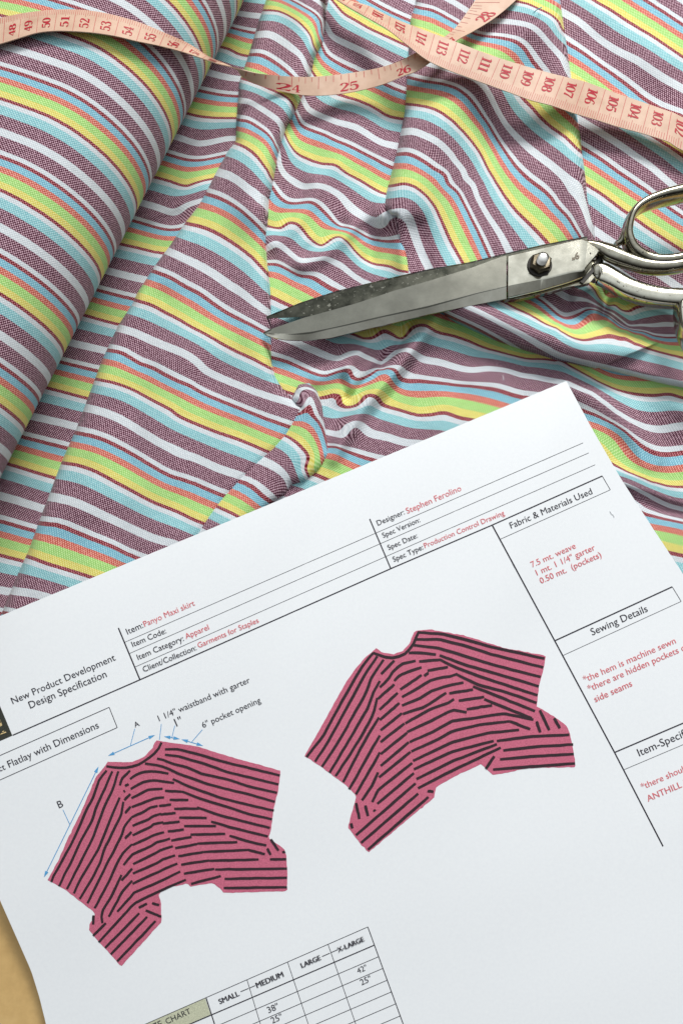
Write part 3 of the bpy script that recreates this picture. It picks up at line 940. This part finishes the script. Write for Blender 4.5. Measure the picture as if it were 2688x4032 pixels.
skirt('r', '240,90 262,104 295,109 325,98 345,75 360,36 410,30 450,38 520,50 575,68 640,88 774,113 768,150 752,215 745,272 800,305 840,335 850,362 862,420 868,465 780,466 720,468 608,490 570,455 500,487 428,527 424,560 360,612 217,732 190,705 152,655 160,620 178,555 150,525 100,488 55,455 15,430 60,350 110,260 140,205 170,160 205,120', """
u:430,165;500,190;560,195;620,170;665,120;700,38
u:432,165;370,240;300,360;220,500;140,650;40,778
u:455,185;390,280;340,370;270,500;170,680;90,805
u:492,205;420,310;390,400;300,560;220,700;130,835
u:555,210;478,290
u:470,330;440,380;400,490;300,660;175,870
u:455,430;430,530;370,640;290,770;210,890
u:680,212;600,230;550,270;520,320;470,368
u:555,350;460,435
u:465,545;400,650;330,780;255,925
u:575,400;468,500
u:470,650;400,770;335,890 v:290,370
u:585,460;470,560
u:470,750;440,810 v:420,240;330,400
u:600,520;475,620
v:460,270;430,340;365,435
u:615,580;475,690
u:630,635;475,760
u:640,690;475,830
v:650,150;465,300
v:660,215;460,375;425,445
v:670,275;455,455
v:680,335;330,640
v:695,395;360,685
v:755,415;400,725
v:750,380;785,385
v:330,450;350,545
v:385,465;400,528
v:435,492;442,500
v:300,570;310,600
u:715,250;640,275;580,300;555,330
u:640,165;720,165;800,175
u:700,215;830,205
u:757,283;730,300
u:750,270;870,248
u:590,380;680,320;715,295
u:600,425;690,375;760,330;820,312;896,300 r:492,172
u:600,475;700,435;780,385;896,350 r:515,198
u:605,525;740,480;860,400
r:470,232;545,220
u:620,580;760,500;896,450 r:485,250
r:500,255;580,243
r:525,282;605,270
u:630,630;780,560;896,500 r:525,292
u:645,690;780,630;896,565 r:550,310;640,295;735,315
u:655,745;800,680;896,625 r:570,330;660,320
u:665,800;896,690 r:590,357;690,347
u:670,850;896,745 r:610,382
u:685,907;896,802 r:620,392
r:372,531;480,475;632,403
r:660,320;725,345
r:620,382;730,368;848,362
r:640,412;740,400;860,393
r:630,440;740,430;862,423
r:608,472;740,462;866,453
r:585,470;612,430
r:375,40;450,45;520,62;600,85;770,122
r:365,62;440,62;520,82;600,108;766,150
r:358,80;430,88;490,105;600,140;758,180
r:440,112;520,142;620,170;752,210
r:440,125;500,155;600,190;748,238
r:490,170;560,205;640,225;745,262
r:545,210;620,240;740,288
r:580,250;640,275;730,310
r:745,320;756,355
r:755,285;785,348
r:800,310;818,342
""", 11.6, None)

# ------------------------------------------------------------------ tape measure
def catmull(P0, n):
    P0 = np.asarray(P0, float); m = len(P0)
    t = np.linspace(0, m - 1, n); i = np.clip(t.astype(int), 0, m - 2); u = (t - i)[:, None]
    g = lambda k: P0[np.clip(k, 0, m - 1)]
    a, b, c, d = g(i - 1), g(i), g(i + 1), g(i + 2)
    return .5 * ((2 * b) + (-a + c) * u + (2 * a - 5 * b + 4 * c - d) * u ** 2 + (-a + 3 * b - 3 * c + d) * u ** 3)

TAPE = []     # cm, w1 px, z1, w0 px, z0   (w1 = edge with the millimetre ticks)
def rz(x, y, dflt): 
    z = roll_z(x, y)
    return dflt if z is None else z
for cm, t_, b_ in [(45, '-330,215', '-345,450'), (46, '-150,172', '-160,390'), (47, '45,135', '30,340'), (48, '175,108', '150,303'), (49, '310,90', '290,262'), (50, '455,78', '430,246'), (51, '605,78', '575,248'),
                   (52, '770,95', '735,260'), (53, '945,133', '905,285'), (54, '1120,187', '1075,325'), (55, '1300,262', '1255,362'), (56, '1480,342', '1430,408')]:
    t_, b_ = P('a', t_)[0], P('a', b_)[0]
    TAPE.append((cm, t_, rz(t_[0], t_[1], 40) + 1.2, b_, rz(b_[0], b_[1], 40) + 4.0))
A_ = np.array
for r in [(57, (814, 219), 42, (797, 231), 46), (58, (874, 246), 29, (858, 252), 33), (59, (932, 275), 20, (934, 269), 24.5),
          (59.6, (957, 304), 17, (965, 277), 22), (60.2, (1025, 337), 16.5, (1030, 291), 20), (60.96, (1148, 368), 16.5, (1150, 302), 19), (62.2, (1250, 377), 15, (1252, 302), 17),
          (63.5, (1375, 365), 15, (1372, 289), 16), (64.8, (1500, 335), 17, (1490, 268), 18), (66.04, (1592, 298), 21, (1575, 240), 21), (66.8, (1640, 280), 22.5, (1642, 205), 22),
          (67.8, (1700, 240), 23.5, (1690, 185), 22.5), (68.8, (1795, 162), 23.5, (1750, 145), 21), (70, (1860, 125), 22, (1790, 112), 21), (71.12, (1945, 72), 21, (1835, 52), 21), (72.6, (2030, 0), 20, (1870, 0), 21),
          (74, (2120, -100), 18, (1940, -120), 20), (79, (2560, -420), 14, (2500, -560), 16), (86, (3170, -300), 12, (3200, -440), 14), (92, (3400, 150), 12, (3380, 60), 20), (97, (3120, 560), 12, (3100, 470), 14),
          (101, (2745, 600), 14, (2760, 478), 15), (102, (2619, 555), 15, (2641, 442), 15.5), (103, (2524, 525), 15, (2554, 412), 15.5), (104, (2431, 500), 15.5, (2464, 381), 16), (105, (2344, 472), 17, (2381, 352), 17),
          (106, (2256, 446), 20, (2299, 322), 19.5), (107, (2172, 417), 22.5, (2217, 302), 22), (108, (2087, 395), 23, (2132, 280), 23), (109, (2005, 365), 23.5, (2047, 255), 24), (110, (1922, 335), 24, (1967, 230), 25),
          (111, (1840, 305), 25, (1882, 200), 26), (112, (1760, 275), 26.5, (1797, 167), 26.5), (113, (1680, 237), 27.5, (1710, 135), 26.5), (114, (1607, 182), 27, (1622, 102), 25), (115, (1525, 117), 24, (1537, 67), 21),
          (116, (1430, 62), 21, (1452, 25), 17), (117, (1360, 22), 19, (1380, 3), 15), (118, (1295, -20), 17, (1320, -30), 14), (120, (1120, -130), 14, (1160, -150), 12)]:
    TAPE.append((r[0], A_(r[1], float), r[2], A_(r[3], float), r[4]))
CM = np.array([t[0] for t in TAPE], float)
E1 = np.array([at(*t[1], t[2]) for t in TAPE]); E0 = np.array([at(*t[3], t[4]) for t in TAPE])
NT = 2600
E1s, E0s = catmull(E1, NT), catmull(E0, NT)
CMs = np.interp(np.linspace(0, len(CM) - 1, NT), np.arange(len(CM)), CM)
def tape_pt(cm, w, side=1, lift=.0):
    cm = np.asarray(cm, float); w = np.asarray(w, float)
    a = np.stack([np.interp(cm, CMs, E0s[:, i]) for i in range(3)], -1); b = np.stack([np.interp(cm, CMs, E1s[:, i]) for i in range(3)], -1)
    p = a + (b - a) * w[..., None]
    h = .03
    c1 = np.stack([np.interp(cm + h, CMs, E0s[:, i] * .5 + E1s[:, i] * .5) for i in range(3)], -1) - np.stack([np.interp(cm - h, CMs, E0s[:, i] * .5 + E1s[:, i] * .5) for i in range(3)], -1)
    n = np.cross(b - a, c1); n /= np.linalg.norm(n, axis=-1, keepdims=True) + 1e-9
    return p + n * (side * (.18 + lift))[..., None] if isinstance(lift, np.ndarray) else p + n * side * (.18 + lift)

def build_tape():
    ws = np.linspace(0, 1, 5)
    cm = CMs
    rows = []
    for w in ws:
        rows.append(tape_pt(cm, np.full(NT, w), 1, 0.0))
    for w in ws[::-1]:
        rows.append(tape_pt(cm, np.full(NT, w), -1, 0.0))
    V = np.stack(rows, 1)           # NT x 10 x 3
    m = V.shape[1]
    i, j = np.meshgrid(np.arange(NT - 1), np.arange(m), indexing='ij')
    k = (i * m + j).ravel(); k2 = (i * m + (j + 1) % m).ravel()
    F = np.stack([k, k2, k2 + m, k + m], 1)
    o = mesh_obj('tape_measure', V.reshape(-1, 3), F, M_TAPE, sharp=40)
    tag(o, 'pale pink tape measure with red numbers, twisted and crossing over itself on the cloth', 'tape measure')
    return o
TP = build_tape()

def arc(cx, cy, rx, ry, n=26):
    t = np.linspace(0, 2 * math.pi, n)
    return np.stack([cx + rx * np.sin(t), cy + ry * np.cos(t)], 1), .05 + .13 * np.abs(np.sin(t)) ** 1.5
def st(s, w):
    p = np.array([[float(a) for a in q.split(',')] for q in s.split()]); w = np.array([float(a) for a in w.split()])
    if len(p) > 2:
        n = len(p) * 5
        return catmull(p, n), np.interp(np.linspace(0, 1, n), np.linspace(0, 1, len(w)), w)
    return p, np.interp(np.linspace(0, 1, 2), np.linspace(0, 1, len(w)), w)
SIX = [st('.52,.84 .42,.95 .26,.9 .14,.68 .1,.4 .17,.12 .35,.03 .53,.12 .57,.3 .5,.48 .35,.55 .2,.47 .14,.36', '.12 .06 .08 .15 .17 .13 .05 .13 .16 .12 .05 .05 .05')]
DIG = {'0': [arc(.35, .5, .26, .46)], '1': [st('.36,.03 .36,.96', '.16'), st('.14,.035 .58,.035', '.06'), st('.14,.84 .34,.95', '.07')],
       '2': [st('.12,.74 .17,.89 .34,.96 .52,.86 .54,.7 .4,.45 .2,.2 .08,.06', '.15 .1 .05 .13 .16 .12 .06 .05'), st('.08,.08 .58,.08', '.14'), st('.58,.08 .62,.24', '.05')],
       '3': [st('.12,.8 .19,.93 .34,.96 .5,.87 .51,.72 .4,.58 .26,.54', '.15 .07 .05 .14 .15 .08 .05'), st('.26,.54 .45,.5 .57,.33 .53,.13 .35,.03 .17,.08 .1,.22', '.05 .1 .17 .14 .05 .08 .15')],
       '4': [st('.45,.03 .45,.96', '.14'), st('.42,.95 .05,.3', '.055'), st('.03,.29 .66,.29', '.065'), st('.28,.03 .62,.03', '.055')],
       '5': [st('.15,.9 .56,.92', '.13'), st('.14,.92 .12,.52', '.05'), st('.12,.52 .3,.62 .5,.53 .57,.33 .5,.1 .3,.03 .14,.09 .09,.22', '.05 .06 .14 .17 .12 .05 .08 .14')],
       '6': SIX, '7': [st('.08,.89 .6,.89', '.13'), st('.09,.95 .08,.72', '.05'), st('.58,.88 .4,.5 .3,.03', '.05 .1 .17')],
       '8': [arc(.35, .75, .2, .21), arc(.35, .27, .25, .25)], '9': [(np.array([.68, 1.0]) - p, w) for p, w in SIX]}

class TapePrint:
    def __init__(self): self.v, self.f, self.n, self.k = [], [], 0, 0
    def quads(self, cm, w, faces, side):
        self.k += 1
        p = tape_pt(cm, w, side, .05 + (self.k % 40) * .002)
        self.v.append(p); self.f += [tuple(a + self.n for a in f) for f in faces]; self.n += len(p)
    def strip(self, pts2, wid, fn, side):
        tg = np.gradient(pts2, axis=0); tg /= np.linalg.norm(tg, axis=1, keepdims=True) + 1e-9
        nr = np.stack([-tg[:, 1], tg[:, 0]], 1); wid = np.asarray(wid)
        q = np.concatenate([pts2 + nr * wid[:, None] / 2, pts2 - nr * wid[:, None] / 2]); n = len(pts2)
        cm, w = fn(q)
        self.quads(cm, w, [(i, i + 1, n + i + 1, n + i) for i in range(n - 1)], side)
    def tick(self, cm, w0, w1, t, side):
        self.quads(np.array([cm - t, cm + t, cm + t, cm - t]), np.array([w0, w0, w1, w1]), [(0, 1, 2, 3)], side)
    def number(self, s, fn, side):
        x = 0
        for ch in s:
            for p, w in DIG[ch]:
                self.strip(p + np.array([x, 0]), w * 1.25, fn, side)
            x += .5 if ch == '1' else .68
    def build(self, name, mat):
        return mesh_obj(name, np.concatenate(self.v), self.f, mat, TP, smooth=False)
def nwidth(s): return sum(.5 if c == '1' else .68 for c in s)
num, num2, inch, fine = TapePrint(), TapePrint(), TapePrint(), TapePrint()
# which side carries the centimetres: the one whose normal faces the camera at 52 cm
def facing(cm):
    p0 = tape_pt(np.array([cm]), np.array([.5]), 1)[0]; p1 = tape_pt(np.array([cm]), np.array([.5]), -1)[0]
    return 1 if np.linalg.norm(C_ - p0) < np.linalg.norm(C_ - p1) else -1
SIDE = facing(52)
def cm_number(N):
    s = str(N); hw = nwidth(s); sz = .40
    L = .46 if len(s) == 2 else .52
    def fn(q):
        w = .10 + (.06 if len(s) == 2 else 0) + q[:, 0] / hw * L
        cm = (N - .5) + (.5 - q[:, 1]) * .46
        return cm, w
    (num if N < 80 else num2).number(s, fn, SIDE)
for N in list(range(45, 59)) + list(range(100, 119)):
    cm_number(N)
    fine.tick(N, 0.02, .98, .012, SIDE)
    for m in range(1, 10):
        fine.tick(N - 1 + m * .1, .76 if m != 5 else .68, .98, .0095, SIDE)
for I in (24, 25, 26, 27, 28):
    c0 = I * 2.54
    s = str(I); hw = nwidth(s)
    inch.number(s, lambda q: (c0 + (q[:, 0] - hw / 2) / hw * .80, .90 - q[:, 1] * .44), -SIDE)
for e in range(23 * 8 + 4, 29 * 8):
    c0 = e * 2.54 / 8
    ln_ = .62 if e % 8 == 0 else (.66 if e % 4 == 0 else (.36 if e % 2 == 0 else .28))
    fine.tick(c0, .03, ln_, .014, -SIDE)
num.build('centimetre_numbers', M_TPRINT)
num2.build('centimetre_numbers', M_TPRINT)
inch.build('inch_numbers', M_TPRINT)
fine.build('tick_marks', M_TFINE)

# ------------------------------------------------------------------ scissors
SCI = empty('scissors', (0, 0, 0))
tag(SCI, 'old worn metal tailor scissors with blades lying slightly open on the folds', 'scissors')
def zs(px):    # the scissors lie slightly tilted: points low, handles high
    return np.interp(px, [1030, 1700, 2300, 3300], [13.5, 20.5, 25.5, 29])

def loft(name, secs, mat, parent, closed_ends=True, sharp=28):
    V = np.array(secs); n, m = V.shape[:2]
    F = []
    for i in range(n - 1):
        for j in range(m):
            F.append((i * m + j, i * m + (j + 1) % m, (i + 1) * m + (j + 1) % m, (i + 1) * m + j))
    if closed_ends:
        F.append(tuple(range(m - 1, -1, -1))); F.append(tuple((n - 1) * m + j for j in range(m)))
    o = mesh_obj(name, V.reshape(-1, 3), F, mat, parent, sharp=sharp)
    bm = bmesh.new(); bm.from_mesh(o.data); bmesh.ops.recalc_face_normals(bm, faces=bm.faces[:]); bm.to_mesh(o.data); bm.free()
    o.data.set_sharp_from_angle(angle=math.radians(sharp))
    return o
def fxy(s):
    a = T((0, 0), 1, s)
    return lambda x: np.interp(x, a[:, 0], a[:, 1])
CUT = fxy('1037,1309 1060,1298 1100,1284 1150,1267 1200,1250 1250,1237 1400,1195 1550,1145 1684,1107 1847,1057 1969,1012 2000,1005 2134,974 2275,941 2300,939')
RDG = fxy('1037,1310 1070,1315 1150,1315 1225,1307 1350,1280 1500,1245 1684,1205 1879,1153 2020,1121 2134,1099 2249,1070 2291,1065')
LOW = fxy('1037,1311 1050,1320 1090,1331 1125,1337 1200,1340 1300,1330 1400,1305 1550,1270 1684,1237 1815,1210 2007,1172 2134,1143 2230,1115 2290,1095')
def blade_sec(x, dz=0.0):
    z = zs(x); w = np.clip((x - 1037) / 160, .12, 1)
    c, r, l = CUT(x), RDG(x), LOW(x)
    return [at(x, c, z - .35 * w + dz), at(x, r, z + dz), at(x, l, z - 2.4 * w), at(x, l + 3, z - 3.6 * w), at(x, c + 6, z - 2.6 * w)]
xs = np.concatenate([np.linspace(1037.5, 1200, 16), np.linspace(1215, 1992, 50)])
front = loft('front_blade', [blade_sec(x, -.55) for x in xs] , M_SATIN, SCI, sharp=9)
front['label'] = 'satin grey blade, the lower and brighter of the two'
# polished back bevel of the front blade, a hair proud of the satin body
bev = []
for x in xs[1:]:
    z = zs(x); w = np.clip((x - 1037) / 160, .12, 1); r, l = RDG(x), LOW(x)
    bev.append([at(x, r - 1.5, z - .50), at(x, l + 1, z - 2.4 * w + .06), at(x, l + 4, z - 3.7 * w), at(x, r + 2, z - 1.6 * w)])
loft('bevelled_edge', bev, M_EDGE, front, sharp=12)
# shank plate with the pivot
xs2 = np.linspace(1996, 2290, 26)
pl = [blade_sec(x) for x in xs2]
z = zs(2330)
pl.append([at(2312, 947, z), at(2300, 1058, z), at(2300, 1086, z - 2.4), at(2300, 1089, z - 3.6), at(2312, 953, z - 2.6)])
pl.append([at(2359, 986, z), at(2352, 998, z), at(2350, 1012, z - 2.2), at(2350, 1015, z - 3.4), at(2357, 992, z - 2.6)])
plate = loft('pivot_plate', pl, M_STEEL, SCI, sharp=9)
bvm = plate.modifiers.new('soft_edges', 'BEVEL'); bvm.width = .0004; bvm.segments = 2; bvm.limit_method = 'ANGLE'; bvm.angle_limit = math.radians(35)
# engraved size
v, f = glyphs('9"', .03)
a = np.array([2277., 993.]); e = np.array([-.975, .155]); e /= np.linalg.norm(e); up = np.array([-e[1], e[0]])
if up[1] < 0: up = -up
s_ = 36.0
px = a + (v[:, 0] * s_)[:, None] * e + (v[:, 1] * s_)[:, None] * up
mesh_obj('engraved_size', at(px[:, 0], px[:, 1], zs(px[:, 0]) + .06), f, plain('engraving', (.12, .1, .07, 1), .5, .3), plate, smooth=False)

# rear blade
UPP = fxy('1035,1251 1060,1241 1100,1225 1180,1192 1325,1145 1450,1115 1575,1085 1684,1060 1847,1032 2007,993 2150,960 2310,930')
LWR = fxy('1035,1252.5 1080,1252 1140,1250 1230,1243 1300,1248 1400,1225 1684,1140 2000,1040 2310,990')
rb = []
for x in np.concatenate([np.linspace(1035, 1240, 20), np.linspace(1260, 2310, 50)]):
    z = zs(x) - 3.9; w = np.clip((x - 1035) / 160, .15, 1)
    rb.append([at(x, UPP(x), z - 1.2 * w), at(x, UPP(x) + 6, z - .1 * w), at(x, LWR(x), z), at(x, LWR(x) + 1, z - 2.2 * w), at(x, UPP(x), z - 2.4 * w)])
rear = loft('rear_blade', rb, M_DARK, SCI, sharp=12)
rear['label'] = 'blade coloured dark in place of a dark reflection, the upper of the two'

def tube(name, rows, mat, parent, closed=False, n=22, ex=2.6, cap=True, steps=9):
    """swept handle: rows = (px, py, half width px, z centre, half height mm)"""
    R0 = np.array(rows, float)
    if closed: R0 = np.concatenate([R0, R0[:1]])
    N = (len(R0) - 1) * steps + 1
    if closed:
        ext = np.concatenate([R0[-3:-1], R0, R0[1:3]])
        full = catmull(ext, (len(ext) - 1) * steps + 1)
        S = full[2 * steps: 2 * steps + N]
    else:
        S = catmull(R0, N)
    ctr = np.array([at(a[0], a[1], a[3]) for a in S])
    tg = np.gradient(ctr, axis=0)
    if closed: tg[0] = tg[-1] = ctr[1] - ctr[-2]
    tg[:, 2] *= .3
    tg /= np.linalg.norm(tg, axis=1, keepdims=True)
    side = np.cross(tg, [0, 0, 1.0]); side /= np.linalg.norm(side, axis=1, keepdims=True)
    sc_ = np.array([np.linalg.norm(at(a[0] + 1, a[1], a[3]) - at(a[0], a[1], a[3])) for a in S])
    th = np.linspace(0, 2 * math.pi, n, endpoint=False)
    cx = np.sign(np.cos(th)) * np.abs(np.cos(th)) ** (2 / ex); cz = np.sign(np.sin(th)) * np.abs(np.sin(th)) ** (2 / ex)
    secs = ctr[:, None] + side[:, None] * (S[:, 2] * sc_)[:, None, None] * cx[None, :, None] + np.array([0, 0, 1.0]) * (S[:, 4][:, None] * cz[None])[..., None]
    if closed: secs = secs[:-1]; secs = np.concatenate([secs, secs[:1]])
    return loft(name, list(secs), mat, parent, closed_ends=not closed and cap, sharp=50)

def q_(s, hw, z, hh):
    p = P('Q', s)[0]
    return (p[0], p[1], hw / 1.568, z, hh)
# upper handle: shank flowing into a finger ring that leaves the picture on the right
up_sh = tube('upper_handle', [q_('960,405', 20, 22.6, 1.6), q_('1040,430', 40, 23.2, 2.6), q_('1110,462', 54, 24, 3.2), q_('1200,505', 50, 24.5, 3.6), q_('1320,545', 46, 25, 3.8), q_('1440,556', 42, 25.5, 3.8), q_('1568,540', 40, 26, 3.8), q_('1700,500', 34, 26.5, 3.6)], M_SHADE, SCI, ex=2.3)
tube('finger_ring', [q_('1225,300', 26, 26.5, 4.5), q_('1222,375', 30, 26, 4.4), q_('1262,452', 34, 25.5, 4.2), q_('1350,505', 36, 25.5, 4.0), q_('1460,518', 36, 26, 4.0), q_('1600,490', 36, 26.5, 4.0), q_('1760,420', 36, 27, 4.2), q_('1860,320', 38, 27, 4.6),
                     q_('1880,210', 42, 27, 5.0), q_('1800,110', 44, 27, 5.4), q_('1680,85', 44, 27, 5.6), q_('1560,100', 42, 27, 5.8), q_('1430,130', 36, 27, 5.6), q_('1320,172', 30, 27, 5.2), q_('1252,228', 26, 26.8, 4.8)], M_SHADE, up_sh, closed=True, ex=2.4)
tube('thumb_rest', [q_('1150,412', 16, 23.5, 1.8), q_('1178,395', 20, 24, 2.4), q_('1192,350', 14, 25, 2.6), q_('1206,300', 10, 25.5, 2.6)], M_SHADE, up_sh, ex=2.2)
# lower handle from the rear blade
lo_sh = tube('lower_handle', [q_('985,622', 16, 18.5, 1.8), q_('1008,606', 44, 19.5, 2.6), q_('1052,592', 68, 20.5, 3.3), q_('1130,632', 64, 21, 3.6), q_('1220,685', 62, 21.5, 3.9), q_('1330,722', 60, 22, 4.0), q_('1450,742', 58, 22.5, 4.0), q_('1568,750', 58, 23, 4.0), q_('1700,770', 52, 23.5, 4.0)], M_CHIP, SCI, ex=3.2)
tube('finger_ring', [q_('1545,850', 28, 23, 4.2), q_('1560,780', 36, 23, 4.2), q_('1640,755', 40, 23.4, 4.2), q_('1790,790', 42, 24, 4.2), q_('1920,880', 40, 24, 4.4), q_('1960,1000', 40, 24, 4.6), q_('1890,1100', 40, 24, 4.8), q_('1760,1130', 38, 24, 4.8), q_('1640,1080', 34, 23.5, 4.6), q_('1568,970', 28, 23, 4.4)], M_CHIP, lo_sh, closed=True, ex=2.4)
# the rear blade's own shank shows as a dark rim below the plate and in the notch before its handle
def plate_poly(name, k, txt, dz, th, mat, parent):
    p = P(k, txt); v, f = fill(p, 60); n = len(v)
    top = at(v[:, 0], v[:, 1], zs(v[:, 0]) - dz); bot = top - np.array([0, 0, th])
    m = len(p)
    F = [tuple(t) for t in f] + [tuple(a + n for a in t[::-1]) for t in f] + [(i, (i + 1) % m, (i + 1) % m + n, i + n) for i in range(m)]
    o = mesh_obj(name, np.concatenate([top, bot]), F, mat, parent, smooth=False)
    bm = bmesh.new(); bm.from_mesh(o.data); bmesh.ops.recalc_face_normals(bm, faces=bm.faces[:]); bm.to_mesh(o.data); bm.free()
    return o
plate_poly('rear_shank', 'Q', '470,752 560,748 700,716 860,672 930,662 990,648 1030,600 1078,528 1062,462 1000,470 900,560 600,650', 4.2, 2.6, M_SHADE, rear)
plate_poly('notch_shade', 'Q', '930,640 1000,565 1050,488 1066,500 1020,575 950,650', 3.4, .8, M_GRIME_SHADE, lo_sh)  # dark strip added as painted shade in the gap between plate and handle

# pivot: washer, hexagonal nut, threaded stud
def prism(name, cpx, z0, z1, r0, r1, n, mat, parent, rot=0.0, steps=None):
    c0 = at(cpx[0], cpx[1], zp)
    secs = []
    for z, r in (steps or [(z0, r0), (z1, r1)]):
        secs.append([(c0[0] + r * math.cos(rot + 2 * math.pi * k / n), c0[1] + r * math.sin(rot + 2 * math.pi * k / n), z) for k in range(n)])
    return loft(name, secs, mat, parent, sharp=25)
pc = P('Q', '682,540')[0]; zp = float(zs(pc[0]))
prism('washer', pc, 0, 0, 0, 0, 32, M_GRIME_SHADE, SCI, steps=[(zp - .3, 5.1), (zp + .35, 5.1), (zp + .5, 4.8)])
nut = prism('pivot_nut', pc, 0, 0, 0, 0, 6, M_NUT, SCI, rot=.35, steps=[(zp + .4, 4.6), (zp + 2.9, 4.6), (zp + 3.5, 3.8)])
thr = []
for k in range(22):
    thr.append((zp + 3.3 + k * .16, 2.05 + (.16 if k % 3 == 0 else -.08)))
thr += [(zp + 6.95, 1.7), (zp + 7.15, 1.0)]
prism('threaded_stud', pc, 0, 0, 0, 0, 20, M_STUD, nut, steps=thr)

# ------------------------------------------------------------------ loose fibres
def fibre(name, pxs, z, r, mat, label):
    c = catmull([at(a[0], a[1], zz) for a, zz in zip(pxs, z)], 24)
    secs = []
    tg = np.gradient(c, axis=0)
    for p, t in zip(c, tg):
        t = t / np.linalg.norm(t); s = np.cross(t, [0, 0, 1.0]); s /= np.linalg.norm(s); w = np.cross(s, t)
        secs.append([p + r * (math.cos(k * math.pi / 3) * s + math.sin(k * math.pi / 3) * w) for k in range(6)])
    o = loft(name, secs, mat, None, sharp=60)
    tag(o, label, 'thread')
pp = P('E', '1196,104 1222,78 1245,66 1262,58')
fibre('loose_thread', pp, [21.5, 22, 22, 21], .22, plain('teal_thread', srgb(90, 150, 160), .9), 'short teal thread end sticking up from the cloth below the top edge')
pp = P('5', '1115,490 1126,508 1134,512 1142,528')
fibre('loose_thread', pp, [float(paper_z(a[0], a[1])) + .25 for a in pp], .10, plain('grey_lint', srgb(190, 192, 196), .9), 'tiny pale lint fibre lying on the sheet under the materials heading')

pp = P('D', '1152,556 1162,575 1158,592 1172,584')
fibre('loose_thread', pp, [9.5, 10.5, 9.8, 10.2], .13, plain('white_lint', srgb(226, 226, 228), .9), 'small white lint fibre caught on a purple stripe above the top edge of the sheet')
